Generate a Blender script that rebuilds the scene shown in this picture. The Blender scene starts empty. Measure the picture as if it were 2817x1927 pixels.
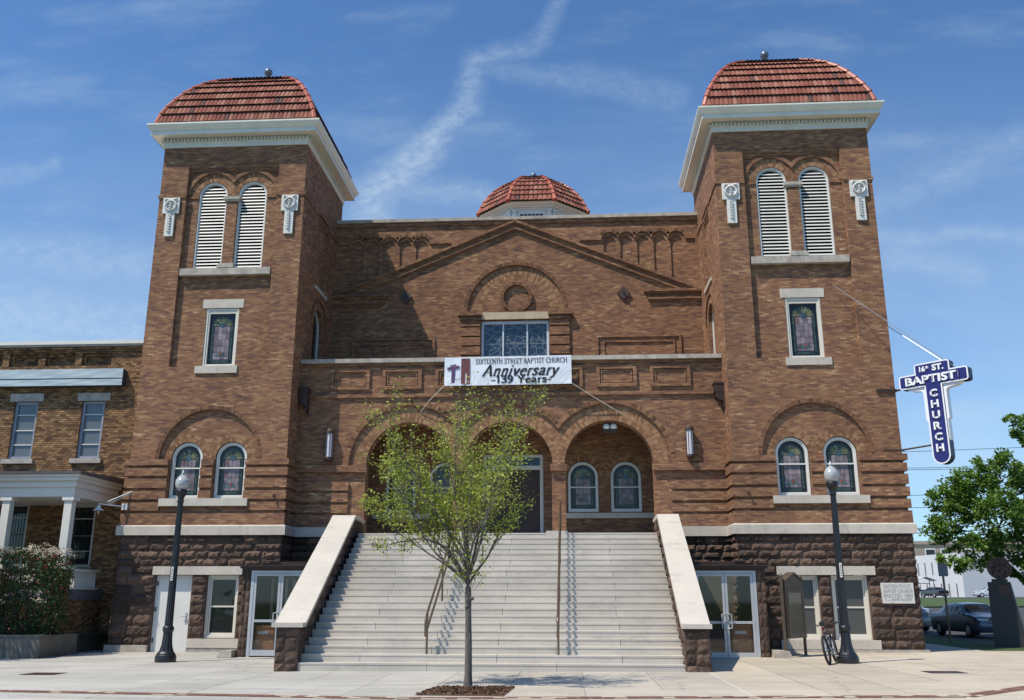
import bpy, math, random
from mathutils import Vector, Matrix
from mathutils.geometry import tessellate_polygon
R = math.radians
rnd = random.Random(7)
scene = bpy.context.scene
col = scene.collection

# ------------------------------------------------------------ camera
cam_d = bpy.data.cameras.new("camera"); cam = bpy.data.objects.new("camera", cam_d); col.objects.link(cam)
pit, yaw, rol = R(15.202), R(3.719), R(0.111)
fw = Vector((-math.sin(yaw)*math.cos(pit), math.cos(yaw)*math.cos(pit), math.sin(pit)))
rt = Vector((math.cos(yaw), math.sin(yaw), 0)); up = rt.cross(fw)
rt2 = math.cos(rol)*rt+math.sin(rol)*up; up2 = -math.sin(rol)*rt+math.cos(rol)*up
M = Matrix((rt2, up2, -fw)).transposed().to_4x4(); M.translation = Vector((2.12, -29.731, 1.6))
cam.matrix_world = M
cam_d.sensor_width = 36; cam_d.lens = 36*2517/2817; cam_d.clip_end = 3000; cam_d.clip_start = 0.1
scene.camera = cam

# ------------------------------------------------------------ light
SUN = Vector((-1.36, -1.0, 2.8)).normalized()
world = bpy.data.worlds.new("World"); scene.world = world; world.use_nodes = True
sl = bpy.data.lights.new("sun", 'SUN'); sl.energy = 5.0; sl.angle = R(0.53); sl.color = (1, .925, .80)
so = bpy.data.objects.new("sun", sl); col.objects.link(so); so.rotation_euler = SUN.to_track_quat('Z', 'Y').to_euler()
so.location = (-30, -40, 60)
scene.view_settings.view_transform = 'Standard'; scene.view_settings.look = 'None'
scene.view_settings.exposure = 0.0; scene.view_settings.gamma = 1

scene.cycles.diffuse_bounces = 1; scene.cycles.max_bounces = 8

class NT:
    """small helper for node graphs"""
    def __init__(s, tree): s.t = tree; s.n = tree.nodes; s.l = tree.links
    def new(s, typ, **kw):
        n = s.n.new(typ)
        for k, v in kw.items():
            if k.startswith('i_'): n.inputs[k[2:].replace('_', ' ')].default_value = v
            else: setattr(n, k, v)
        return n
    def link(s, a, b): s.l.new(a, b)
    def put(s, v, sock):
        if hasattr(v, 'node'): s.l.new(v, sock)
        else: sock.default_value = v
    def m(s, op, a, b=0.0, c=None, clamp=False):
        n = s.n.new('ShaderNodeMath'); n.operation = op; n.use_clamp = clamp
        s.put(a, n.inputs[0]); s.put(b, n.inputs[1])
        if c is not None: s.put(c, n.inputs[2])
        return n.outputs[0]
    def mix(s, f, a, b, mode='MIX'):
        n = s.n.new('ShaderNodeMix'); n.data_type = 'RGBA'; n.blend_type = mode
        s.put(f, n.inputs[0]); s.put(a, n.inputs[6]); s.put(b, n.inputs[7]); return n.outputs[2]
    def noise(s, vec, scale, detail=2, rough=.5, out=0, dim='3D'):
        n = s.n.new('ShaderNodeTexNoise'); n.noise_dimensions = dim
        if vec is not None: s.l.new(vec, n.inputs['Vector'])
        n.inputs['Scale'].default_value = scale; n.inputs['Detail'].default_value = detail; n.inputs['Roughness'].default_value = rough
        return n.outputs[out]
    def ramp(s, f, stops, const=False):
        n = s.n.new('ShaderNodeValToRGB'); s.put(f, n.inputs[0]); e = n.color_ramp.elements
        if const: n.color_ramp.interpolation = 'CONSTANT'
        while len(e) < len(stops): e.new(.5)
        for i, (p, c) in enumerate(stops): e[i].position = p; e[i].color = c if len(c) == 4 else (*c, 1)
        return n.outputs[0]
    def comb(s, x, y, z=0.0):
        n = s.n.new('ShaderNodeCombineXYZ'); s.put(x, n.inputs[0]); s.put(y, n.inputs[1]); s.put(z, n.inputs[2]); return n.outputs[0]
    def sep(s, v):
        n = s.n.new('ShaderNodeSeparateXYZ'); s.l.new(v, n.inputs[0]); return n.outputs
    def mr(s, v, a, b, c=0.0, d=1.0, smooth=False):
        n = s.n.new('ShaderNodeMapRange'); n.interpolation_type = 'SMOOTHSTEP' if smooth else 'LINEAR'
        s.put(v, n.inputs[0]); s.put(a, n.inputs[1]); s.put(b, n.inputs[2]); s.put(c, n.inputs[3]); s.put(d, n.inputs[4]); return n.outputs[0]

def sky_world():
    g = NT(world.node_tree); g.n.clear()
    out = g.new('ShaderNodeOutputWorld'); bg = g.new('ShaderNodeBackground'); bg.inputs[1].default_value = .108
    sky = g.new('ShaderNodeTexSky'); sky.sky_type = 'NISHITA'; sky.sun_disc = False
    sky.sun_elevation = math.asin(SUN.z); sky.sun_rotation = math.atan2(SUN.x, SUN.y)
    sky.air_density = 1.0; sky.dust_density = .35; sky.ozone_density = 2.6; sky.altitude = 200
    tc = g.new('ShaderNodeTexCoord'); v = g.sep(tc.outputs['Generated'])
    yy = g.m('MAXIMUM', v[1], .05)
    px = g.m('DIVIDE', v[0], yy); pz = g.m('DIVIDE', v[2], yy)      # direction projected on a far vertical plane
    p = g.comb(px, pz)
    warp = g.noise(p, 16, 5, .6, out=1)
    wv = g.new('ShaderNodeVectorMath', operation='SUBTRACT'); g.link(warp, wv.inputs[0]); wv.inputs[1].default_value = (.5, .5, .5)
    ws = g.new('ShaderNodeVectorMath', operation='SCALE'); g.link(wv.outputs[0], ws.inputs[0]); ws.inputs['Scale'].default_value = .035
    pa = g.new('ShaderNodeVectorMath', operation='ADD'); g.link(p, pa.inputs[0]); g.link(ws.outputs[0], pa.inputs[1])
    q = g.sep(pa.outputs[0])
    total = None
    for (ax, az, bx, bz, w0, w1, amp) in CLOUDS:
        dx, dz = bx-ax, bz-az; L2 = dx*dx+dz*dz
        tx = g.m('SUBTRACT', q[0], ax); tz = g.m('SUBTRACT', q[1], az)
        t = g.m('DIVIDE', g.m('ADD', g.m('MULTIPLY', tx, dx), g.m('MULTIPLY', tz, dz)), L2, clamp=False)
        t = g.m('MINIMUM', g.m('MAXIMUM', t, 0), 1)
        ex = g.m('SUBTRACT', tx, g.m('MULTIPLY', t, dx)); ez = g.m('SUBTRACT', tz, g.m('MULTIPLY', t, dz))
        dist = g.m('SQRT', g.m('ADD', g.m('MULTIPLY', ex, ex), g.m('MULTIPLY', ez, ez)))
        w = g.m('ADD', g.m('MULTIPLY', t, (w1-w0)*1.5), w0*1.5)
        s = g.m('MULTIPLY', g.mr(g.m('DIVIDE', dist, w), 0, 1, 1, 0, True), amp)
        total = s if total is None else g.m('MAXIMUM', total, s)
    st = g.new('ShaderNodeMapping'); g.link(p, st.inputs[0]); st.inputs['Scale'].default_value = (1, 1.6, 1); st.inputs['Rotation'].default_value = (0, 0, -.6)
    fine = g.noise(st.outputs[0], 52, 8, .68)
    total = g.m('MULTIPLY', total, g.mr(fine, .26, .76, .10, .68))
    # thin broad cirrus
    st2 = g.new('ShaderNodeMapping'); g.link(p, st2.inputs[0]); st2.inputs['Scale'].default_value = (1.0, 3.2, 1); st2.inputs['Rotation'].default_value = (0, 0, -.25)
    cir = g.m('MULTIPLY', g.mr(g.noise(st2.outputs[0], 3.2, 7, .62), .47, .78, 0, 1, True), .22)
    low = g.mr(pz, .10, .70, .60, 0, True)
    tot = g.m('MINIMUM', g.m('ADD', g.m('MAXIMUM', total, cir), g.m('MULTIPLY', low, g.mr(g.noise(st2.outputs[0], 2.1, 5, .6), .3, .75, .35, 1))), .8)
    tint = g.mix(1.0, sky.outputs[0], (.86, 1.22, 1.50, 1), 'MULTIPLY')
    c = g.mix(tot, tint, (5.6, 6.9, 8.0, 1))
    g.link(c, bg.inputs[0]); g.link(bg.outputs[0], out.inputs[0])
# cloud streaks: direction coordinates (x/y, z/y)
CLOUDS = [(-.006, .735, -.026, .679, .012, .016, .40), (-.026, .679, -.056, .662, .016, .018, .42), (-.056, .662, -.108, .648, .016, .022, .50),
          (-.108, .65, -.121, .581, .020, .022, .62), (-.121, .581, -.163, .538, .020, .024, .85), (-.163, .538, -.231, .47, .024, .034, .95), (-.231, .47, -.238, .43, .034, .03, .75),
          (-.10, .635, .025, .615, .016, .022, .36), (.025, .615, .125, .588, .022, .026, .34), (-.19, .478, -.10, .464, .02, .02, .5), (-.27, .715, -.15, .722, .012, .014, .2),
          (.56, .535, .435, .473, .020, .024, .36), (.435, .473, .355, .435, .024, .02, .30), (.54, .398, .36, .400, .012, .012, .34), (.375, .375, .45, .352, .02, .02, .28),
          (-.74, .50, -.64, .517, .02, .014, .34), (-.72, .415, -.50, .388, .035, .03, .42), (-.70, .325, -.48, .300, .045, .045, .55)]
sky_world()

# ------------------------------------------------------------ mesh helper
class MB:
    def __init__(s, M=None): s.v = []; s.f = []; s.mi = []; s.tone = []; s.M = M or Matrix(); s.cur = 0; s.tn = None; s.isl = []
    def add(s, vs, fs, tone=None):
        b = len(s.v); s.isl.append((b, b+len(vs), len(s.f), len(s.f)+len(fs))); s.v += [tuple(s.M @ Vector(p)) for p in vs]
        for f in fs:
            s.f.append([b+i for i in f]); s.mi.append(s.cur)
            s.tone.append(tone if tone is not None else (s.tn if s.tn is not None else .5))
    def box(s, x0, x1, y0, y1, z0, z1, tone=None):
        s.add([(x0,y0,z0),(x1,y0,z0),(x1,y1,z0),(x0,y1,z0),(x0,y0,z1),(x1,y0,z1),(x1,y1,z1),(x0,y1,z1)],
              [(0,3,2,1),(4,5,6,7),(0,1,5,4),(1,2,6,5),(2,3,7,6),(3,0,4,7)], tone)
    def quad(s, a, b, c, d, tone=None): s.add([a, b, c, d], [(0,1,2,3)], tone)
    def prism(s, poly, y0, y1, tone=None, back=True):     # polygon in x,z extruded along y
        n = len(poly); tri = tessellate_polygon([[Vector((p[0], p[1], 0)) for p in poly]])
        vs = [(p[0], y0, p[1]) for p in poly]+[(p[0], y1, p[1]) for p in poly]
        fs = [tuple(t) for t in tri]
        if back: fs += [tuple(i+n for i in reversed(t)) for t in tri]
        fs += [(i, (i+1) % n, (i+1) % n+n, i+n) for i in range(n)]
        s.add(vs, fs, tone)
    def panel(s, outer, holes, y, depths=None, tone=None):
        polys = [outer]+[h for h in holes]; flat = [p for q in polys for p in q]
        tri = tessellate_polygon([[Vector((p[0], p[1], 0)) for p in q] for q in polys])
        s.add([(p[0], y, p[1]) for p in flat], [tuple(t) for t in tri], tone)
        for h, d in zip(holes, depths or []):
            if not d: continue
            n = len(h); s.add([(p[0], y, p[1]) for p in h]+[(p[0], y+d, p[1]) for p in h], [(i, (i+1) % n, (i+1) % n+n, i+n) for i in range(n)], tone)
    def ring(s, cx, cz, r0, r1, a0, a1, n, y0, y1, tone=None, clip=None):
        for i in range(n):
            a, b = a0+(a1-a0)*i/n, a0+(a1-a0)*(i+1)/n
            P = [(cx+r0*math.cos(a), cz+r0*math.sin(a)), (cx+r1*math.cos(a), cz+r1*math.sin(a)), (cx+r1*math.cos(b), cz+r1*math.sin(b)), (cx+r0*math.cos(b), cz+r0*math.sin(b))]
            if clip:
                P = [(min(max(p[0], clip[0]), clip[1]), p[1]) for p in P]
                if abs(P[0][0]-P[1][0]) < 1e-6 and abs(P[2][0]-P[3][0]) < 1e-6 and abs(P[0][0]-P[2][0]) < 1e-6: continue
            vs = [(p[0], y0, p[1]) for p in P]+[(p[0], y1, p[1]) for p in P]
            s.add(vs, [(0,1,2,3),(7,6,5,4),(0,4,5,1),(1,5,6,2),(2,6,7,3),(3,7,4,0)], tone() if callable(tone) else tone)
    def tube(s, pts, r, n=8, cap=True, tone=None):
        pts = [Vector(p) for p in pts]; k = len(pts); rs = r if isinstance(r, (list, tuple)) else [r]*k
        vs = []; ref = Vector((0, 0, 1))
        t0 = (pts[1]-pts[0]).normalized()
        if abs(t0.dot(ref)) > .9: ref = Vector((1, 0, 0))
        u = t0.cross(ref).normalized()
        for i, p in enumerate(pts):
            t = (pts[min(i+1, k-1)]-pts[max(i-1, 0)])
            t = t.normalized() if t.length > 1e-9 else t0
            u = (u-t*u.dot(t)); u = u.normalized() if u.length > 1e-6 else t.orthogonal().normalized()
            w = t.cross(u)
            for j in range(n):
                a = 2*math.pi*j/n; vs.append(tuple(p+(u*math.cos(a)+w*math.sin(a))*rs[i]))
        fs = [(i*n+j, i*n+(j+1) % n, (i+1)*n+(j+1) % n, (i+1)*n+j) for i in range(k-1) for j in range(n)]
        if cap: fs += [tuple(reversed(range(n))), tuple(range((k-1)*n, k*n))]
        s.add(vs, fs, tone)
    def lathe(s, prof, c=(0, 0, 0), n=20, flute=0, tone=None, a0=0.0, a1=2*math.pi):
        k = len(prof); vs = []; full = abs(a1-a0-2*math.pi) < 1e-6; m = n if full else n+1
        for r, z in prof:
            for j in range(m):
                a = a0+(a1-a0)*j/n; rr = r*(1-flute*(j % 2)); vs.append((c[0]+rr*math.cos(a), c[1]+rr*math.sin(a), c[2]+z))
        fs = [(i*m+j, i*m+(j+1) % m, (i+1)*m+(j+1) % m, (i+1)*m+j) for i in range(k-1) for j in range(n)]
        if full: fs += [tuple(reversed(range(m))), tuple(range((k-1)*m, k*m))]
        s.add(vs, fs, tone)
    def sweep(s, cx, cy, hx, hy, prof, tone=None, closed=True):      # mitred moulding round a rectangle; prof = [(offset, z)]
        vs = []
        for o, z in prof: vs += [(cx-hx-o, cy-hy-o, z), (cx+hx+o, cy-hy-o, z), (cx+hx+o, cy+hy+o, z), (cx-hx-o, cy+hy+o, z)]
        k = len(prof); fs = [(i*4+j, i*4+(j+1) % 4, (i+1)*4+(j+1) % 4, (i+1)*4+j) for i in range(k-1) for j in range(4)]
        s.add(vs, fs, tone)
    def build(s, name, mats, parent=None, smooth=False):
        me = bpy.data.meshes.new(name); me.from_pydata(s.v, [], s.f); 
        for m in (mats if isinstance(mats, (list, tuple)) else [mats]): me.materials.append(m)
        me.polygons.foreach_set('material_index', s.mi)
        at = me.attributes.new('tone', 'FLOAT', 'FACE'); at.data.foreach_set('value', s.tone)
        if smooth: me.polygons.foreach_set('use_smooth', [True]*len(s.f))
        me.update(); o = bpy.data.objects.new(name, me); col.objects.link(o)
        if parent: o.parent = parent
        return o

def build_each(mb, name, mats, parent=None, gap=.02):
    """pieces that do not touch become separate parts of the same name"""
    import numpy as np
    V = np.array(mb.v); lo = np.array([V[a:b].min(0) for a, b, c, d in mb.isl])-gap; hi = np.array([V[a:b].max(0) for a, b, c, d in mb.isl])+gap
    n = len(mb.isl); left = np.ones(n, bool); out = []
    while left.any():
        seed = int(np.argmax(left)); left[seed] = False; comp = [seed]; q = [seed]
        while q:
            i = q.pop(); hit = left & (lo <= hi[i]).all(1) & (hi >= lo[i]).all(1); idx = np.nonzero(hit)[0]; left[idx] = False; comp += idx.tolist(); q += idx.tolist()
        m = MB()
        for i in sorted(comp):
            a, b, c, d = mb.isl[i]; off = len(m.v)-a; m.v += mb.v[a:b]
            for k in range(c, d): m.f.append([x+off for x in mb.f[k]]); m.mi.append(mb.mi[k]); m.tone.append(mb.tone[k])
        out.append(m.build(name, mats, parent))
    return out
def tag(o, label=None, cat=None, group=None, kind=None):
    if label: o['label'] = label
    if cat: o['category'] = cat
    if group: o['group'] = group
    if kind: o['kind'] = kind
    return o
def empty(name, loc=(0, 0, 0), label=None, cat=None, group=None, rz=0):
    o = bpy.data.objects.new(name, None); col.objects.link(o); o.location = loc; o.rotation_euler = (0, 0, rz); o.empty_display_size = .2
    return tag(o, label, cat, group)
def copy_tree(o, parent=None):
    c = o.copy(); col.objects.link(c); c.parent = parent
    for ch in list(o.children): copy_tree(ch, c)
    return c
def rect(x0, x1, z0, z1): return [(x0, z0), (x1, z0), (x1, z1), (x0, z1)]
def arch(cx, r, z0, zs, n=20): return [(cx-r, z0), (cx+r, z0)]+[(cx+r*math.cos(math.pi*i/n), zs+r*math.sin(math.pi*i/n)) for i in range(n+1)]
def arcpts(cx, cz, r, a0, a1, n): return [(cx+r*math.cos(a0+(a1-a0)*i/n), cz+r*math.sin(a0+(a1-a0)*i/n)) for i in range(n+1)]
PI = math.pi
_TX = {}
def text_mesh(txt, shear=0, bold=0.0, res=3):
    key = (txt, shear, bold)
    if key not in _TX:
        cu = bpy.data.curves.new('t', 'FONT'); cu.body = txt; cu.shear = shear; cu.offset = bold; cu.resolution_u = res; cu.size = 1
        o = bpy.data.objects.new('t', cu); col.objects.link(o); dg = bpy.context.evaluated_depsgraph_get()
        me = bpy.data.meshes.new_from_object(o.evaluated_get(dg)); vs = [tuple(v.co) for v in me.vertices]; fs = [tuple(p.vertices) for p in me.polygons]
        bpy.data.objects.remove(o); bpy.data.curves.remove(cu); bpy.data.meshes.remove(me); _TX[key] = (vs, fs)
    return _TX[key]
def put_text(mb, txt, x0, x1, z0, z1, y, shear=0, bold=0.0, fn=None, tone=None, caps=None):
    vs, fs = text_mesh(txt, shear, bold); a = min(v[0] for v in vs); b = max(v[0] for v in vs)
    c, d = caps if caps else (min(v[1] for v in vs), max(v[1] for v in vs))
    P = [(x0+(v[0]-a)/(b-a)*(x1-x0), y, z0+(v[1]-c)/(d-c)*(z1-z0)) for v in vs]
    if fn: P = [(p[0], p[1]+fn(p[0], p[2]), p[2]) for p in P]
    mb.add(P, fs, tone)

# ------------------------------------------------------------ materials
def mat(name): m = bpy.data.materials.new(name); m.use_nodes = True; g = NT(m.node_tree); return m, g, g.n['Principled BSDF']
def bump(g, bs, h, strength=.3, dist=.02):
    b = g.new('ShaderNodeBump'); b.inputs['Strength'].default_value = strength; b.inputs['Distance'].default_value = dist
    g.link(h, b.inputs['Height']); g.link(b.outputs[0], bs.inputs['Normal'])
def plain(name, c, rough=.6, metal=0.0, nscale=3.0, namt=.18, bumpamt=0.0, spec=.5, tone=0.0):
    m, g, bs = mat(name); geo = g.new('ShaderNodeNewGeometry')
    n = g.noise(geo.outputs['Position'], nscale, 5, .6); n2 = g.noise(geo.outputs['Position'], nscale*9, 3, .6)
    f = g.m('ADD', g.mr(n, .25, .75, 1-namt, 1+namt), g.mr(n2, .3, .7, -namt*.35, namt*.35))
    if tone:
        at = g.new('ShaderNodeAttribute', attribute_name='tone'); f = g.m('MULTIPLY', f, g.mr(at.outputs['Fac'], 0, 1, 1-tone, 1+tone))
    sc = g.new('ShaderNodeVectorMath', operation='SCALE'); sc.inputs[0].default_value = c; g.link(f, sc.inputs['Scale'])
    g.link(sc.outputs[0], bs.inputs['Base Color']); bs.inputs['Roughness'].default_value = rough; bs.inputs['Metallic'].default_value = metal
    bs.inputs['Specular IOR Level'].default_value = spec
    if bumpamt: bump(g, bs, n2, bumpamt, .03)
    return m
def brick_mat(name, stops, w=.215, h=.0595, mortar=(.13, .082, .055), mw=.10, zone=.22, jit=0.0):
    m, g, bs = mat(name); geo = g.new('ShaderNodeNewGeometry'); P = g.sep(geo.outputs['Position']); N = g.sep(geo.outputs['True Normal'])
    side = g.m('GREATER_THAN', g.m('ABSOLUTE', N[0]), g.m('ABSOLUTE', N[1]))
    u = g.m('ADD', g.m('MULTIPLY', P[1], side), g.m('MULTIPLY', P[0], g.m('SUBTRACT', 1, side)))
    flat = g.m('GREATER_THAN', g.m('ABSOLUTE', N[2]), .8)
    zz = g.m('ADD', g.m('MULTIPLY', P[2], g.m('SUBTRACT', 1, flat)), g.m('MULTIPLY', P[1], flat))
    r = g.m('DIVIDE', zz, h); row = g.m('FLOOR', r); fr = g.m('SUBTRACT', r, row)
    c = g.m('ADD', g.m('DIVIDE', u, w), g.m('MULTIPLY', g.m('MODULO', g.m('ABSOLUTE', row), 2), .5))
    c = g.m('ADD', c, g.m('MULTIPLY', row, .137))
    cl = g.m('FLOOR', c); fc = g.m('SUBTRACT', c, cl)
    wn = g.new('ShaderNodeTexWhiteNoise', noise_dimensions='3D'); g.link(g.comb(cl, row, side), wn.inputs['Vector'])
    # neighbouring bricks come from the same kiln load: mix a low noise into the pick
    zn = g.noise(g.comb(g.m('MULTIPLY', u, .9), g.m('MULTIPLY', zz, 2.6), side), 1.1, 5, .65)
    pick = g.m('ADD', g.m('MULTIPLY', wn.outputs['Value'], .74), g.mr(zn, .28, .72, -.05, .31))
    colr = g.ramp(pick, stops)
    zn2 = g.noise(g.comb(u, zz, side), .35, 4, .6)
    sc = g.new('ShaderNodeVectorMath', operation='SCALE'); g.link(colr, sc.inputs[0]); g.link(g.mr(zn2, .3, .7, 1-zone, 1+zone), sc.inputs['Scale'])
    mo = g.m('MAXIMUM', g.m('LESS_THAN', fr, mw), g.m('LESS_THAN', fc, mw*h/w))
    cc = g.mix(mo, sc.outputs[0], (*mortar, 1)); 
    stain = g.noise(g.comb(g.m('MULTIPLY', u, 2.2), g.m('MULTIPLY', zz, .5), side), 1.0, 5, .7)
    cc = g.mix(g.mr(stain, .58, .78, 0, .28), cc, (.055, .036, .027, 1))
    g.link(cc, bs.inputs['Base Color']); bs.inputs['Roughness'].default_value = .85; bs.inputs['Specular IOR Level'].default_value = .25
    hh = g.m('ADD', g.m('MULTIPLY', g.m('SUBTRACT', 1, mo), .8), g.m('MULTIPLY', wn.outputs['Value'], .35))
    bump(g, bs, hh, .55, .008); return m
BR = [(0, (.118, .064, .053)), (.14, (.176, .088, .061)), (.36, (.240, .117, .068)), (.6, (.290, .148, .079)), (.82, (.345, .188, .098)), (.95, (.47, .295, .165)), (1, (.60, .43, .27))]
M_brick = brick_mat('brick', BR)
M_brick2 = brick_mat('brick_house', [(0, (.08, .045, .028)), (.25, (.16, .085, .042)), (.5, (.26, .14, .065)), (.8, (.37, .21, .095)), (1, (.46, .30, .155))], w=.2, h=.075, mortar=(.035, .024, .018), mw=.17)
def tone_mat(name, stops, rough=.8, nscale=8, namt=.2, spec=.3, b=.2):
    m, g, bs = mat(name); at = g.new('ShaderNodeAttribute', attribute_name='tone'); geo = g.new('ShaderNodeNewGeometry')
    n = g.noise(geo.outputs['Position'], nscale, 4, .6); c = g.ramp(at.outputs['Fac'], stops)
    sc = g.new('ShaderNodeVectorMath', operation='SCALE'); g.link(c, sc.inputs[0]); g.link(g.mr(n, .25, .75, 1-namt, 1+namt), sc.inputs['Scale'])
    g.link(sc.outputs[0], bs.inputs['Base Color']); bs.inputs['Roughness'].default_value = rough; bs.inputs['Specular IOR Level'].default_value = spec
    if b: bump(g, bs, n, b, .02)
    return m
M_vous = tone_mat('arch_brick', [(0, (.085, .045, .028)), (.3, (.18, .088, .046)), (.6, (.25, .13, .066)), (1, (.38, .22, .12))], .85)
M_rock = tone_mat('brownstone', [(0, (.056, .039, .031)), (.5, (.092, .061, .047)), (1, (.155, .100, .074))], .9, 13, .42, .25, .9)
M_mortar = plain('mortar', (.15, .095, .07), .9)
M_lime = plain('limestone', (.56, .50, .42), .8, nscale=1.3, namt=.14, bumpamt=.15, tone=.12)
M_sill = plain('weathered_stone', (.44, .39, .33), .85, nscale=3.5, namt=.32, bumpamt=.25, tone=.1)
M_step = plain('stair_stone', (.53, .485, .42), .8, nscale=1.1, namt=.10, bumpamt=.2, tone=.09)
def weather(m, amount, sx=1.0, sz=5.0, lo=.55, hi=.75, colr=(.16, .145, .125)):
    g = NT(m.node_tree); bs = g.n['Principled BSDF']; src = bs.inputs['Base Color'].links[0].from_socket; geo = g.new('ShaderNodeNewGeometry'); mp = g.new('ShaderNodeMapping'); g.link(geo.outputs['Position'], mp.inputs[0]); mp.inputs['Scale'].default_value = (sx, sx, sz)
    n = g.noise(mp.outputs[0], 1.0, 6, .7); g.link(g.mix(g.mr(n, lo, hi, 0, amount), src, (*colr, 1)), bs.inputs['Base Color'])
weather(M_step, .42)
M_white = plain('white_paint', (.74, .72, .66), .5, nscale=1.2, namt=.06)
M_cream = plain('cream_paint', (.78, .74, .62), .45, nscale=.8, namt=.08)
M_wshade = plain('frame_paint', (.72, .67, .57), .5, nscale=2, namt=.05)
M_dark = plain('dark_void', (.012, .012, .013), .7)
M_tile = tone_mat('roof_tile', [(0, (.19, .065, .048)), (.35, (.245, .085, .060)), (.65, (.29, .115, .080)), (.92, (.35, .17, .12)), (1, (.11, .06, .055))], .85, 14, .28, .2, 0)
M_hip = tone_mat('hip_tile', [(0, (.36, .08, .045)), (1, (.47, .13, .075))], .5, 5, .12, .5, 0)
M_lead = plain('lead', (.16, .19, .22), .4, .5)
M_black = plain('black_enamel', (.012, .013, .016), .38, spec=.55, namt=.3)
M_alu = plain('aluminium', (.50, .51, .52), .5, .35, namt=.1)
M_brown = plain('brown_metal', (.055, .030, .022), .5, .2, namt=.3)
M_rail = plain('bronze_rail', (.20, .145, .10), .35, .7, namt=.15)
M_soil = plain('soil', (.05, .035, .022), .95, nscale=20, namt=.5)
M_wood = plain('varnished_wood', (.36, .15, .05), .4, nscale=4, namt=.15)
M_doorw = plain('dark_door', (.055, .028, .018), .5, nscale=4, namt=.2)
def glass_mat(name, base, rough=.04, spec=.9, wav=0.0):
    m, g, bs = mat(name); bs.inputs['Base Color'].default_value = (*base, 1); bs.inputs['Roughness'].default_value = rough; bs.inputs['Specular IOR Level'].default_value = spec
    if wav:
        geo = g.new('ShaderNodeNewGeometry'); bump(g, bs, g.noise(geo.outputs['Position'], 1.3, 2), wav, .05)
    return m
M_glass = glass_mat('dark_glass', (.012, .014, .016), .05, .6, .25)
def clear_mat():
    m, g, bs = mat('clear_glass'); tr = g.new('ShaderNodeBsdfTransparent'); tr.inputs[0].default_value = (.80, .82, .80, 1)
    gl = g.new('ShaderNodeBsdfGlossy'); gl.inputs['Roughness'].default_value = .03
    lw = g.new('ShaderNodeLayerWeight'); lw.inputs[0].default_value = .25
    mx = g.new('ShaderNodeMixShader'); g.link(g.mr(lw.outputs['Fresnel'], 0, 1, .06, .8), mx.inputs[0]); g.link(tr.outputs[0], mx.inputs[1]); g.link(gl.outputs[0], mx.inputs[2])
    g.link(mx.outputs[0], g.n['Material Output'].inputs[0]); return m
M_clear = clear_mat()
M_sg = tone_mat('stained_glass', [(0, (.010, .011, .016)), (.12, (.020, .030, .032)), (.25, (.045, .075, .055)), (.4, (.11, .12, .055)), (.5, (.19, .20, .10)), (.6, (.045, .095, .115)), (.7, (.24, .07, .05)), (.8, (.16, .125, .14)), (1, (.30, .245, .26))], .2, 5, .55, .4, .25)
def lead_glass():
    m, g, bs = mat('leaded_glass'); geo = g.new('ShaderNodeNewGeometry'); P = g.sep(geo.outputs['Position'])
    v = g.new('ShaderNodeTexVoronoi', feature='DISTANCE_TO_EDGE', voronoi_dimensions='2D'); g.link(g.comb(P[0], P[2]), v.inputs['Vector']); v.inputs['Scale'].default_value = 3.6
    v2 = g.new('ShaderNodeTexVoronoi', voronoi_dimensions='2D'); g.link(g.comb(P[0], P[2]), v2.inputs['Vector']); v2.inputs['Scale'].default_value = 3.6
    e = g.m('LESS_THAN', v.outputs['Distance'], .03)
    ring = g.m('SQRT', g.m('ADD', g.m('POWER', P[0], 2), g.m('POWER', g.m('SUBTRACT', P[2], 10.6), 2)))
    rr = g.m('LESS_THAN', g.m('ABSOLUTE', g.m('SUBTRACT', g.m('FRACT', g.m('MULTIPLY', ring, 3.4)), .5)), .035)
    hz = g.m('LESS_THAN', g.m('ABSOLUTE', g.m('SUBTRACT', P[2], 11.27)), .012)
    e = g.m('MAXIMUM', g.m('MAXIMUM', e, hz), g.m('MULTIPLY', rr, g.m('GREATER_THAN', P[2], 11.3)))
    g.link(g.mix(e, g.mix(v2.outputs['Distance'], (.018, .035, .062, 1), (.03, .055, .085, 1)), (.20, .235, .25, 1)), bs.inputs['Base Color'])
    g.link(g.m('ADD', g.m('MULTIPLY', e, .5), .08), bs.inputs['Roughness']); bs.inputs['Specular IOR Level'].default_value = .7; return m
M_leaded = lead_glass()
def lampglass():
    m, g, bs = mat('lamp_glass'); bs.inputs['Base Color'].default_value = (.42, .42, .41, 1); bs.inputs['Roughness'].default_value = .12; bs.inputs['Specular IOR Level'].default_value = .9
    bs.inputs['Transmission Weight'].default_value = .0; bs.inputs['Coat Weight'].default_value = .5; return m
M_lampglass = lampglass()

weather(M_lime, .5, 2.5, .8, .55, .75, (.2, .165, .13)); weather(M_sill, .5, 3, .8); weather(M_cream, .25, 3, .6, .5, .8, (.4, .36, .28))
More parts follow.
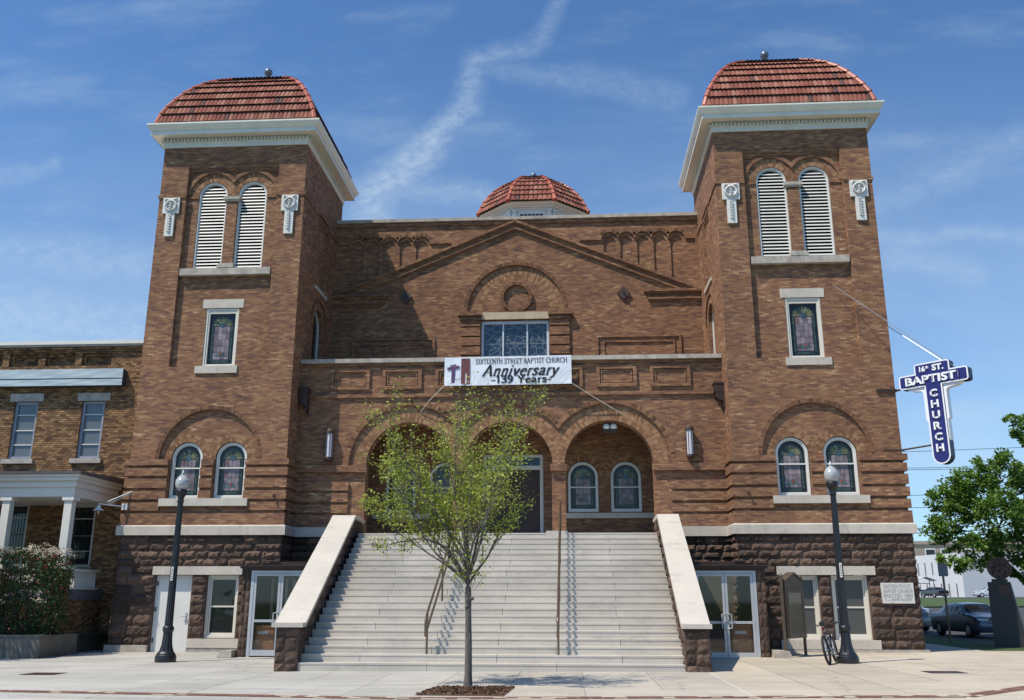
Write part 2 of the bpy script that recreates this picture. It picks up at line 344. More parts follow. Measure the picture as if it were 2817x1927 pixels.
# ------------------------------------------------------------ ground
def gz(x, y):
    z = .005*max(-60, min(60, x))
    if y > 18: z += .028*(min(y, 78)-18)
    return z
def ground_sheet(name, xs, ys, m, dz, kind='structure', label=None):
    mb = MB(); vs = [(x, y, gz(x, y)+dz) for y in ys for x in xs]; nx = len(xs)
    mb.add(vs, [(j*nx+i, j*nx+i+1, (j+1)*nx+i+1, (j+1)*nx+i) for j in range(len(ys)-1) for i in range(nx-1)])
    o = mb.build(name, m); tag(o, kind=kind, label=label); return o
def grass_mat():
    m, g, bs = mat('grass_ground'); geo = g.new('ShaderNodeNewGeometry'); n = g.noise(geo.outputs['Position'], .6, 6, .65); n2 = g.noise(geo.outputs['Position'], 40, 2)
    g.link(g.ramp(g.m('ADD', g.m('MULTIPLY', n, .6), g.m('MULTIPLY', n2, .4)), [(.3, (.030, .055, .014)), (.5, (.055, .095, .022)), (.7, (.10, .14, .04))]), bs.inputs['Base Color'])
    bs.inputs['Roughness'].default_value = .95; bump(g, bs, n2, .8, .05); return m
M_grass = grass_mat()
def conc_mat():
    m, g, bs = mat('pavement_concrete'); geo = g.new('ShaderNodeNewGeometry'); P = g.sep(geo.outputs['Position'])
    PX, PY = 1.4, 1.78
    a = g.m('DIVIDE', g.m('ADD', P[0], .49+14*PX), PX); b = g.m('DIVIDE', g.m('ADD', P[1], 8.45+20*PY), PY)
    ai, bi = g.m('FLOOR', a), g.m('FLOOR', b); fa, fb = g.m('SUBTRACT', a, ai), g.m('SUBTRACT', b, bi)
    wn = g.new('ShaderNodeTexWhiteNoise', noise_dimensions='2D'); g.link(g.comb(ai, bi), wn.inputs['Vector'])
    n = g.noise(geo.outputs['Position'], .55, 6, .62); n2 = g.noise(geo.outputs['Position'], 45, 3)
    st = g.noise(g.comb(g.m('MULTIPLY', P[0], .5), g.m('MULTIPLY', P[1], 2.1)), 1.2, 5, .6)
    warm = g.m('ADD', g.mr(P[0], -1.2, .9, 0, .55), g.mr(P[0], 4.9, 5.3, 0, .45))
    base = g.mix(warm, (.43, .415, .375, 1), (.50, .435, .34, 1))
    f = g.m('MULTIPLY', g.m('MULTIPLY', g.mr(wn.outputs['Value'], 0, 1, .90, 1.06), g.mr(n, .3, .7, .88, 1.1)), g.m('MULTIPLY', g.mr(n2, .3, .7, .94, 1.06), g.mr(st, .3, .72, 1.07, .84)))
    sc = g.new('ShaderNodeVectorMath', operation='SCALE'); g.link(base, sc.inputs[0]); g.link(f, sc.inputs['Scale'])
    e = g.m('MINIMUM', g.m('MULTIPLY', g.m('MINIMUM', fa, g.m('SUBTRACT', 1, fa)), PX), g.m('MULTIPLY', g.m('MINIMUM', fb, g.m('SUBTRACT', 1, fb)), PY))
    j = g.m('LESS_THAN', e, .012)
    light = g.m('MULTIPLY', g.m('GREATER_THAN', wn.outputs['Value'], .6), .65)
    jc = g.mix(light, (.13, .12, .105, 1), (.55, .53, .5, 1))
    jc2 = g.mix(g.m('LESS_THAN', g.m('ABSOLUTE', g.m('SUBTRACT', P[0], 5.11)), .02), jc, (.62, .60, .56, 1))
    sp = g.noise(geo.outputs['Position'], 7, 2); spots = g.m('MULTIPLY', g.m('GREATER_THAN', sp, .76), .5)
    cw = g.new('ShaderNodeVectorMath', operation='ADD'); g.link(geo.outputs['Position'], cw.inputs[0]); g.link(g.noise(geo.outputs['Position'], 2.2, 5, .7, out=1), cw.inputs[1])
    vo = g.new('ShaderNodeTexVoronoi', feature='DISTANCE_TO_EDGE', voronoi_dimensions='2D'); g.link(cw.outputs[0], vo.inputs['Vector']); vo.inputs['Scale'].default_value = .23
    crack = g.m('MULTIPLY', g.m('LESS_THAN', vo.outputs['Distance'], .0022), g.m('GREATER_THAN', n, .45))
    gum = g.new('ShaderNodeTexVoronoi', voronoi_dimensions='2D'); g.link(geo.outputs['Position'], gum.inputs['Vector']); gum.inputs['Scale'].default_value = 1.6
    spots = g.m('MAXIMUM', spots, g.m('MULTIPLY', g.m('LESS_THAN', gum.outputs['Distance'], .035), .55)); j = g.m('MAXIMUM', j, crack)
    g.link(g.mix(g.m('MULTIPLY', j, .85), g.mix(spots, sc.outputs[0], (.2, .19, .17, 1)), jc2), bs.inputs['Base Color']); bs.inputs['Roughness'].default_value = .85
    bump(g, bs, g.m('ADD', g.m('MULTIPLY', j, -1.), g.m('MULTIPLY', n2, .2)), .5, .01); return m
M_conc = conc_mat()
M_asph = plain('asphalt', (.055, .053, .052), .9, nscale=30, namt=.3)
rng = lambda a, b, s: [a+s*i for i in range(int(round((b-a)/s))+1)]
ground_sheet('ground', [-900, -300, -60, -30, 0, 30, 60, 300, 900], [-400, -100, -60, -17, 0, 18, 48, 78, 300, 1500], M_grass, -.16)
ground_sheet('pavement', [-60, -30, -12, 0, 12.75, 14.75], [-14.4, -8, 0, 18], M_conc, 0)
ground_sheet('pavement', [14.75, 30, 60], [-14.4, -8, -1, .7], M_conc, 0)
ground_sheet('lawn', [14.75, 17, 17.3], [.7, 5, 18], M_grass, -.02)
ground_sheet('street', [-60, -30, 0, 30, 60], [-34, -14.6], M_asph, -.14)
ground_sheet('parking_lane', [17.3, 24, 40], [.7, 8, 18, 30, 50], M_asph, -.1)
ground_sheet('lawn', [17.3, 40, 70], [50.3, 60, 72], M_grass, -.02)
ground_sheet('parking_lot', [20, 60, 90, 130], [72.3, 78, 118, 170], M_asph, -.06)
mb = MB(); mb.box(-60, 60, -14.6, -14.4, -.3, .004); tag(mb.build('kerb', M_lime), kind='structure')
# paver strip with red and cream setts
M_pav = tone_mat('paver', [(0, (.15, .075, .055)), (.7, (.24, .125, .09)), (.78, (.50, .42, .32)), (1, (.55, .47, .36))], .85)
mb = MB(); mb2 = MB()
def strip(x0, y0, x1, y1, w=.34):
    n = int(math.hypot(x1-x0, y1-y0)/.2); d = Vector((x1-x0, y1-y0)).normalized(); nn = Vector((-d.y, d.x))
    for i in range(n):
        for j in range(3):
            a = Vector((x0, y0))+d*(i*.2+.004); b = a+d*.192; o0, o1 = nn*(j*w/3+.004), nn*((j+1)*w/3-.004)
            P = [a+o0, b+o0, b+o1, a+o1]; t = rnd.random()*.7 if rnd.random() < .8 else .85+.15*rnd.random()
            mb.add([(p.x, p.y, gz(p.x, p.y)+.008) for p in P], [(0, 1, 2, 3)], t)
strip(-20, -12.2, -8.2, -12.86); strip(-8.2, -12.86, -.8, -13.9); strip(-.8, -13.9, 8.7, -13.25); strip(8.7, -13.22, 12.5, -9.7)
tag(mb.build('paver_strip', M_pav), kind='structure')
mb = MB()
for gx, gy in ((-9.75, -8.75), (10.25, -7.85)):
    mb.add([(gx-.4, gy-.33, gz(gx, 0)+.006), (gx+.4, gy-.33, gz(gx, 0)+.006), (gx+.4, gy+.33, gz(gx, 0)+.006), (gx-.4, gy+.33, gz(gx, 0)+.006)], [(0, 1, 2, 3)])
    o = mb.build('utility_cover', M_brown); mb = MB()
    tag(o, 'rusty brown rectangular cover set in the pavement on the %s side of the stairs' % ('left' if gx < 0 else 'right'), 'utility cover', 'pavement covers')

# ------------------------------------------------------------ church
church = empty('church', (0, 0, 0), 'brown brick church with two bell towers, red tiled roofs and a rock-faced stone base', 'church')
TC = 9.98; TH = 2.67; TD = 5.3
def vous(mb, cx, cz, rings, a0, a1, y, clip=None, size=.075, lo=.25, hi=1.0, proud=.003):
    for r0, r1 in rings:
        n = max(6, int(abs(a1-a0)*(r0+r1)/2/size))
        mb.ring(cx, cz, r0+.004, r1-.004, a0, a1, n, y-proud, y+.01, tone=lambda: lo+(hi-lo)*rnd.random(), clip=clip)
def blocks(mb, x0, x1, courses, y, holes=(), lim=None, lmin=.34, lmax=.78, depth=.11):
    for ci in range(len(courses)-1):
        zb, za = courses[ci], courses[ci+1]
        iv = [(x0, x1)]
        if lim: iv = [lim(za, zb, x0, x1)]
        for (hx0, hx1, hz0, hz1) in holes:
            if min(zb, hz1)-max(za, hz0) > .03:
                nv = []
                for a, b in iv:
                    if hx1 <= a or hx0 >= b: nv.append((a, b)); continue
                    if hx0 > a: nv.append((a, hx0))
                    if hx1 < b: nv.append((hx1, b))
                iv = nv
        for a, b in iv:
            if b-a < .06: continue
            x = a
            while x < b-.02:
                L = rnd.uniform(lmin, lmax); e = x+L
                if b-e < .26: e = b
                if e-x > lmax*1.3: e = x+(e-x)/2
                rock(mb, x+.008, min(e, b)-.008, za+.008, zb-.008, y, depth); x = e
def rock(mb, x0, x1, z0, z1, y, depth):
    if x1-x0 < .05: return
    nx = max(3, int((x1-x0)/.075)); nz = max(3, int((z1-z0)/.07)); vs = []; amp = rnd.uniform(.6, 1.05)*depth
    tilt = rnd.uniform(-.35, .35); tz = rnd.uniform(-.45, .25)
    for j in range(nz+1):
        for i in range(nx+1):
            u, v = i/nx, j/nz; eu = min(u, 1-u)*(x1-x0); ev = min(v, 1-v)*(z1-z0); e = min(eu, ev)
            if e <= 1e-6: d = .004; jx = jz = 0
            else: d = amp*min(1, e/.055)**.8*(.72+tilt*(u-.5)+tz*(v-.5)*1.4)+rnd.uniform(-.26, .26)*amp; jx, jz = rnd.uniform(-.015, .015), rnd.uniform(-.012, .012)
            vs.append((x0+u*(x1-x0)+jx, y-max(d, .004), z0+v*(z1-z0)+jz))
    t = rnd.random(); mb.add(vs, [(j*(nx+1)+i, j*(nx+1)+i+1, (j+1)*(nx+1)+i+1, (j+1)*(nx+1)+i) for j in range(nz) for i in range(nx)], t)
    # skirt
    for (a, b, c, dd) in ((x0, z0, x1, z0), (x0, z1, x1, z1)):
        mb.add([(a, y-.004, b), (c, y-.004, dd), (c, y+.02, dd), (a, y+.02, b)], [(0, 1, 2, 3)], t*.6)
    for (a, b, c, dd) in ((x0, z0, x0, z1), (x1, z0, x1, z1)):
        mb.add([(a, y-.004, b), (c, y-.004, dd), (c, y+.02, dd), (a, y+.02, b)], [(0, 1, 2, 3)], t*.6)
COURSES = [3.57, 3.32, 3.08, 2.84, 2.60, 2.32, 2.02, 1.72, 1.42, 1.10, .76, .40, .16]

def stained(mb, cx, hw, z0, z1, y, arched=False):
    """leaded picture window: dark border, green frame, lavender field, yellow fan, blue and red ornament"""
    H = z1-z0; g = lambda: rnd.uniform(-.03, .03)
    if arched: mb.panel(arch(cx, hw, z0, z1-hw, 16), [], y, tone=0.02)
    else: mb.panel(rect(cx-hw, cx+hw, z0, z1), [], y, tone=0.02)
    s = hw*.80; zt = z1-hw*1.05 if arched else z1-hw*.95; yy = y-.004
    nb = 9
    for sgn in (-1, 1):
        for k in range(nb):
            a, b = z0+.08*H+k*(zt-z0-.08*H)/nb, z0+.08*H+(k+1)*(zt-z0-.08*H)/nb
            xs = sorted((cx+sgn*s, cx+sgn*(s-.14*hw)))
            mb.quad((xs[0], yy, a+.006), (xs[1], yy, a+.006), (xs[1], yy, b-.006), (xs[0], yy, b-.006), .2+.08*rnd.random())
    cols, rows = 4, 5; fx0, fx1 = cx-.6*hw, cx+.6*hw; fz0, fz1 = z0+.10*H, zt-.02
    for i in range(cols):
        for k in range(rows):
            a, b = fx0+(fx1-fx0)*i/cols, fx0+(fx1-fx0)*(i+1)/cols; c, d = fz0+(fz1-fz0)*k/rows, fz0+(fz1-fz0)*(k+1)/rows
            mb.quad((a+.004, yy, c+.005), (b-.004, yy, c+.005), (b-.004, yy, d-.005), (a+.004, yy, d-.005), rnd.uniform(.76, .98))
    nf = 9
    for i in range(nf):
        a0, a1 = PI*i/nf+.03, PI*(i+1)/nf-.03; r0, r1 = .26*hw, .72*hw
        mb.add([(cx+r0*math.cos(a0), yy, zt+r0*math.sin(a0)), (cx+r1*math.cos(a0), yy, zt+r1*math.sin(a0)), (cx+r1*math.cos(a1), yy, zt+r1*math.sin(a1)), (cx+r0*math.cos(a1), yy, zt+r0*math.sin(a1))], [(0, 1, 2, 3)], rnd.choice((.38, .47, .5, .25, .42)))
        mb.add([(cx+(r1+.01)*math.cos(a0), yy, zt+(r1+.01)*math.sin(a0)), (cx+.82*hw*math.cos(a0), yy, zt+.82*hw*math.sin(a0)), (cx+.82*hw*math.cos(a1), yy, zt+.82*hw*math.sin(a1)), (cx+(r1+.01)*math.cos(a1), yy, zt+(r1+.01)*math.sin(a1))], [(0, 1, 2, 3)], .2)
    mb.ring(cx, zt+.02, 0.0, .22*hw, 0, 2*PI, 8, yy-.003, yy, tone=.6)
    zo = z0+.16*H
    for sgn in (-1, 1):
        P = [(0, .0), (.45, -.02), (.5, .05), (.28, .10), (.2, .22), (.02, .24)]
        mb.add([(cx+sgn*p[0]*hw*1.0, yy-.004, zo+p[1]*hw*1.6) for p in P], [tuple(range(6))], .58)
    mb.ring(cx, zo+.22*hw, 0, .13*hw, 0, 2*PI, 8, yy-.009, yy-.006, tone=.7)
    mb.box(cx-.6*hw, cx+.6*hw, yy-.003, yy, z0+.035*H, z0+.085*H, tone=.22)
def arch_window(parent, cx, hw, z0, zt, y, M=None, rail=True, fw_=.105, name='arched_window', mid=None):
    w = tag(empty(name)); w.parent = parent
    fr = MB(M); zs = zt-hw
    fr.panel(arch(cx, hw, z0, zs, 18), [arch(cx, hw-fw_, z0+fw_*1.1, zs, 18)], y, [.07])
    fr.panel(arch(cx, hw-.02, z0, zs, 18), [arch(cx, hw-fw_*.55, z0+fw_*.8, zs, 18)], y-.03, [.04])
    zm = mid if mid else z0+(zt-z0)*.5
    if rail: fr.box(cx-hw+fw_, cx+hw-fw_, y+.005, y+.05, zm-.022, zm+.022)
    fr.build('frame', M_white, w)
    gl = MB(M)
    stained(gl, cx, hw-fw_, z0+fw_, zt-fw_, y+.065, True)
    gl.build('stained_glass', M_sg, w); return w

def build_tower(sx):
    T = Matrix.Translation((sx*TC, 0, 0)); C = church
    # brick shaft
    mb = MB(T); o = rect(-TH, TH, 3.6, 17.62); n = 24
    ty = arcpts(0, 6.07, 1.71, 0, PI, 28)
    slot = [(-1.71, 6.07), (-1.3, 6.07), (-1.3, 4.78), (-.22, 4.78), (-.22, 6.07), (.22, 6.07), (.22, 4.78), (1.3, 4.78), (1.3, 6.07)]
    hole = slot+ty[:-1]
    rec = rect(-1.68, 1.68, 9.28, 16.90)
    mb.panel(o, [rec, hole], 0, [.15, .10])
    lay = ([(-1.71, 6.07)]+[(-1.30, 6.07)]+[(-1.30, 6.13)]+arcpts(-.76, 6.13, .54, PI, 0, 18)[1:-1]+[(-.22, 6.13), (-.22, 6.07), (.22, 6.07), (.22, 6.13)]
           +arcpts(.76, 6.13, .54, PI, 0, 18)[1:-1]+[(1.30, 6.13), (1.30, 6.07)]+ty[:-1])
    mb.panel(lay, [], .10)
    for c in (-.76, .76):     # reveals
        A = [(c-.54, 4.78)]+[(c-.54, 6.13)]+arcpts(c, 6.13, .54, PI, 0, 18)[1:-1]+[(c+.54, 6.13), (c+.54, 4.78)]
        mb.add([(p[0], .10, p[1]) for p in A]+[(p[0], .30, p[1]) for p in A], [(i, i+1, i+1+len(A), i+len(A)) for i in range(len(A)-1)])
    lou = [arch(c, .52, 12.93, 15.72, 18) for c in (-.73, .73)]
    win = rect(-.58, .58, 9.3, 11.4)
    mb.panel(rec, lou+[win], .15, [.22, .22, .2])
    for z0, z1, d in ((16.60, 16.67, .11), (16.67, 16.76, .07), (16.76, 16.90, .035)): mb.box(-1.68, 1.68, d, .151, z0, z1)
    # sides and rear
    for s in (-1, 1):
        S = Matrix(((0, -s, 0, sx*TC+s*TH), (1, 0, 0, 0), (0, 0, 1, 0), (0, 0, 0, 1))); sb = MB(S)
        wr = arch(2.72, .62, 9.55, 11.46, 18); rr = rect(1.92, 3.52, 12.86, 15.8)
        sb.panel(rect(0, TD, 3.6, 17.62), [wr, rr], 0, [.3, .12]); sb.panel(rr, [], .12)
        for k in range(3): sb.box(1.92, 3.52, .03+.03*k, .121, 15.62-.1*k, 15.72-.1*k+.0)
        mb.v += []; b = len(mb.v); mb.v += sb.v; mb.f += [[i+b for i in f] for f in sb.f]; mb.mi += sb.mi; mb.tone += sb.tone
        w = MB(S); w.panel(wr, [arch(2.72, .55, 9.62, 11.46, 18)], .14, [.05]); wn = w.build('window_frame', M_white, C)
        g = MB(S); g.panel(wr, [], .19); g.build('pane', M_glass, wn)
        sb = MB(S); sb.box(1.98, 3.56, -.06, .03, 12.74, 12.86); sb.build('sill', M_lime, C)
        vb = MB(S); vous(vb, 2.72, 11.46, [(.62, .78), (.78, .94)], 0, PI, 0); vb.ring(2.72, 11.46, .94, 1.0, 0, PI, 24, -.05, .01, .25); build_each(vb, 'window_arch', M_vous, C)
    mb.quad((-TH, TD, 3.6), (TH, TD, 3.6), (TH, TD, 17.62), (-TH, TD, 17.62))
    mb.build('tower_wall', M_brick, C)
    # brick trim
    mb = MB(T)
    zb = [(3.90, 4.285), (4.38, 4.65), (4.745, 5.03), (5.125, 5.43), (5.525, 5.79)]
    for z0, z1 in zb:
        iv = [(-TH-.085, -1.31), (-.21, .21), (1.31, TH+.085)] if z1 > 4.8 else [(-TH-.085, TH+.085)]
        if z0 < 4.7 < z1+.1 and z1 < 4.8: iv = [(-TH-.085, -1.5), (1.5, TH+.085)] if z0 > 4.35 else [(-TH-.085, TH+.085)]
        for a, b in iv: mb.box(a, b, -.085, 0, z0, z1)
        for s in (-1, 1): mb.box(min(s*TH, s*(TH+.085)), max(s*TH, s*(TH+.085)), 0.0, TD, z0, z1)
    for a, b in ((-TH-.115, -1.31), (-.21, .21), (1.31, TH+.115)): mb.box(a, b, -.115 if abs(a+b) > .5 else -.05, 0, 5.875, 6.066)
    for s in (-1, 1): mb.box(min(s*TH, s*(TH+.115)), max(s*TH, s*(TH+.115)), 0.0, TD, 5.875, 6.068)
    for a, b in ((-TH-.04, -1.68), (1.68, TH+.04)): mb.box(a, b, -.04, .0, 15.60, 15.70)
    for a, b in ((-1.68, -1.26), (1.26, 1.68)): mb.box(a, b, .11, .15, 15.60, 15.70)
    for s in (-1, 1):
        for y0, y1 in ((0.0, 1.92), (3.52, TD)): mb.box(min(s*TH, s*(TH+.04)), max(s*TH, s*(TH+.04)), y0, y1, 15.60, 15.70)
    for c, cl in ((-.73, (-1.68, 0)), (.73, (0, 1.68))): mb.ring(c, 15.72, .86, .99, 0, PI, 30, .09, .15, clip=cl)
    build_each(mb, 'brick_trim', M_brick, C)
    vb = MB(T)
    for c, cl in ((-.73, (-1.67, 0)), (.73, (0, 1.67))): vous(vb, c, 15.72, [(.53, .69), (.69, .855)], 0, PI, .15, clip=cl)
    build_each(vb, 'belfry_arch', M_vous, C); vb = MB(T)
    for c, cl in ((-.76, (-1.67, 0)), (.76, (0, 1.67))): vous(vb, c, 6.13, [(.545, .68), (.68, .82)], -.0, PI, .10, clip=cl)
    vous(vb, 0, 6.07, [(1.72, 1.84)], 0, PI, 0, lo=0, hi=.6)
    build_each(vb, 'window_arch', M_vous, C)
    # louvres
    for c in (-.73, .73):
        lw = empty('louvre_window'); lw.parent = C
        fr = MB(T); fr.panel(arch(c, .515, 12.93, 15.72, 22), [arch(c, .45, 12.93, 15.72, 22)], .20, [.14])
        fr.panel(arch(c, .515, 12.93, 15.72, 22), [arch(c, .48, 12.93, 15.72, 22)], .17, [.03])
        fr.build('frame', M_white, lw)
        sl_ = MB(T); z = 13.0
        while z < 16.12:
            h = .45 if z < 15.72 else math.sqrt(max(.01, .45**2-(z-15.72)**2))
            sl_.add([(c-h, .205, z-.045), (c+h, .205, z-.045), (c+h, .220, z+.006), (c-h, .220, z+.006), (c-h, .35, z+.06), (c+h, .35, z+.06), (c+h, .35, z+.03), (c-h, .35, z+.03)],
                    [(0, 1, 2, 3), (3, 2, 5, 4), (0, 7, 6, 1)]); z += .121
        sl_.build('slats', M_white, lw)
        dk = MB(T); dk.panel(arch(c, .515, 12.93, 15.72, 22), [], .369); dk.build('dark_backing', M_dark, lw)
    mb = MB(T); mb.box(-.20, .20, .10, .16, 13.04, 15.47); mb.build('mullion', M_brick, C)
    mb = MB(T); mb.box(-.31, .31, .04, .2, 15.52, 15.64); mb.box(-.27, .27, .06, .2, 15.46, 15.52); mb.build('capital', M_sill, C)
    mb = MB(T); mb.box(-.30, .30, -.04, .2, 12.87, 12.96); mb.box(-.27, .27, .0, .2, 12.96, 13.05); mb.build('mullion_base', M_sill, C)
    mb = MB(T); mb.box(-1.63, 0, -.03, .2, 12.61, 12.86, .4); mb.box(.004, 1.63, -.032, .2, 12.61, 12.86, .6); mb.build('belfry_sill', M_sill, C)
    # middle window
    w = empty('stained_window'); w.parent = C
    fr = MB(T); fr.panel(rect(-.575, .575, 9.3, 11.4), [rect(-.46, .46, 9.40, 11.23)], .19, [.08]); fr.panel(rect(-.575, .575, 9.3, 11.4), [rect(-.52, .52, 9.35, 11.34)], .165, [.025]); fr.build('frame', M_wshade, w)
    g = MB(T); stained(g, 0, .46, 9.40, 11.23, .262); g.build('stained_glass', M_sg, w)
    mb = MB(T); mb.box(-.74, .74, -.05, .25, 9.03, 9.285); build_each(mb, 'window_sill', M_lime, w)
    mb = MB(T); mb.box(-.73, .73, .135, .25, 11.42, 11.74); mb.build('lintel', M_lime, w)
    # lower windows
    for c in (-.76, .76): arch_window(C, c+0, .535, 4.78, 6.665, .17, T, mid=5.80)
    mb = MB(T); mb.box(-1.49, 0, -.15, .25, 4.52, 4.765, .5); mb.box(.004, 1.49, -.152, .25, 4.52, 4.765, .65); build_each(mb, 'window_sill', M_lime, C)
    # medallions
    for k, c in enumerate((-2.18, 2.18)):
        m = MB(T); m.box(c-.3, c+.3, -.07, 0, 14.98, 15.58); m.box(c-.16, c+.16, -.065, 0, 14.10, 14.975)
        wr_ = MB(T)
        for i in range(18):
            a = 2*PI*i/18; r = .19; p = (c+r*math.cos(a), -.09, 15.27+r*math.sin(a)); q = (c+r*math.cos(a+.3), -.10, 15.27+r*math.sin(a+.3)); wr_.tube([p, q], [.05, .028], 6)
        ga_ = MB(T)
        for i in range(7): ga_.tube([(c-.04+.0*i, -.08, 14.92-.1*i), (c+.03, -.10, 14.86-.1*i)], [.045, .02], 6)
        for i in range(3): wr_.tube([(c, -.08, 15.38-.09*i), (c, -.12, 15.31-.09*i)], [.025, .05], 6)
        for s in (-1, 1): wr_.tube([(c+s*.05, -.08, 15.5), (c+s*.2, -.09, 15.54), (c+s*.23, -.08, 15.44)], [.03, .04, .02], 6)
        mo = m.build('medallion', M_white, C); wr_.build('wreath', M_white, mo); ga_.build('garland', M_white, mo)
    # cornice
    mb = MB(); cx, cy = sx*TC, TD/2
    prof = [(.0, 17.59), (.045, 17.59), (.045, 17.755), (.075, 17.765), (.075, 17.93), (.11, 17.945), (.15, 17.96), (.39, 17.955), (.40, 17.94), (.40, 18.10), (.43, 18.11), (.45, 18.17), (.49, 18.21), (.53, 18.30), (.53, 18.36), (.2, 18.42), (-1.5, 18.46)]
    mb.sweep(cx, cy, TH, TD/2, prof)
    for side in range(4):
        L = TH if side % 2 == 0 else TD/2; n = int(2*L/.13)
        for i in range(n+1):
            p = -L+2*L*i/n
            if side == 0: mb.box(cx+p-.035, cx+p+.035, cy-TD/2-.135, cy-TD/2-.07, 17.80, 17.91)
            elif side == 1: mb.box(cx+TH+.07, cx+TH+.135, cy+p-.035, cy+p+.035, 17.80, 17.91)
            elif side == 3: mb.box(cx-TH-.135, cx-TH-.07, cy+p-.035, cy+p+.035, 17.80, 17.91)
    mb.build('cornice', M_cream, C)
    # roof
    prof = [(2.92, 18.47), (2.83, 18.85), (2.69, 19.22), (2.51, 19.60), (2.31, 19.98), (2.07, 20.36), (1.80, 20.70), (1.47, 21.02), (1.10, 21.30), (.70, 21.52), (.28, 21.66)]
    rf = tiled_roof(cx, cy, prof, 4, PI/4, .155, 'tower_roof', C)
    fin = MB(); fin.lathe([(.0, 21.50), (.75, 21.56), (.55, 21.74), (.16, 21.82), (.07, 22.0), (.07, 22.16), (.12, 22.18)]+[(.17*math.sin(a), 22.32-.17*math.cos(a)) for a in [PI*(i+1)/9 for i in range(8)]]+[(0, 22.49)], (cx, cy, 0), 16)
    fin.build('ball_finial', M_lead, rf, True)
    # stone base
    if sx < 0: holes = [(-1.38, -.16, -.2, 2.32), (-1.47, 1.49, 2.32, 2.6), (.33, 1.38, .36, 2.3), (-.12, 1.55, .08, .36)]; side_h = []
    else: holes = [(-1.40, -.28, .40, 2.30), (.10, 1.22, .40, 2.30), (-1.54, 1.44, 2.32, 2.6), (-1.56, 1.40, .14, .41)]
    mb = MB(T)
    hp = [rect(*h) for h in holes if h[3]-h[2] > .35]
    hp = [[(x, max(z, -.15)) for x, z in h] for h in hp]
    # backing wall with openings
    mb.cur = 1
    if sx < 0: mb.panel(rect(-TH-.02, TH+.02, -.3, 3.60), [rect(-1.38, -.16, -.15, 2.32), rect(.33, 1.38, .36, 2.32)], -.02, [.3, .28])
    else: mb.panel(rect(-TH-.02, TH+.02, -.3, 3.60), [rect(-1.40, -.28, .40, 2.32), rect(.10, 1.22, .40, 2.32)], -.02, [.28, .28])
    for s in (-1, 1): mb.quad((s*(TH+.02), -.02, -.3), (s*(TH+.02), TD, -.3), (s*(TH+.02), TD, 3.6), (s*(TH+.02), -.02, 3.6))
    mb.cur = 0
    blocks(mb, -TH-.05, TH+.05, COURSES, -.02, holes)
    for s in (-1, 1):
        S = Matrix(((0, -s, 0, sx*TC+s*TH), (1, 0, 0, 0), (0, 0, 1, 0), (0, 0, 0, 1))); mb.M = S
        blocks(mb, -.06, 1.04 if s == -sx else TD, COURSES, -.02, [])
    mb.build('stone_base', [M_rock, M_mortar], C)
    mb = MB(T)
    if sx < 0: mb.box(-TH-.12, -1.4, -.14, .0, -.2, .155, .3); mb.box(-.14, TH-.35, -.10, .0, -.2, .085, .3)
    else: mb.box(-TH-.1, TH+.14, -.13, .0, -.2, .13, .3)
    for s in (-1, 1): mb.box(min(s*(TH), s*(TH+.12)), max(s*TH, s*(TH+.12)), 0.0, TD, -.2, .15, .3)
    mb.build('plinth', M_sill, C)
    mb = MB(); wt = [(0, 3.58), (.15, 3.58), (.15, 3.86), (.12, 3.90), (0, 3.905)]; mb.sweep(cx, cy, TH, TD/2, wt); build_each(mb, 'water_table', M_lime, C)

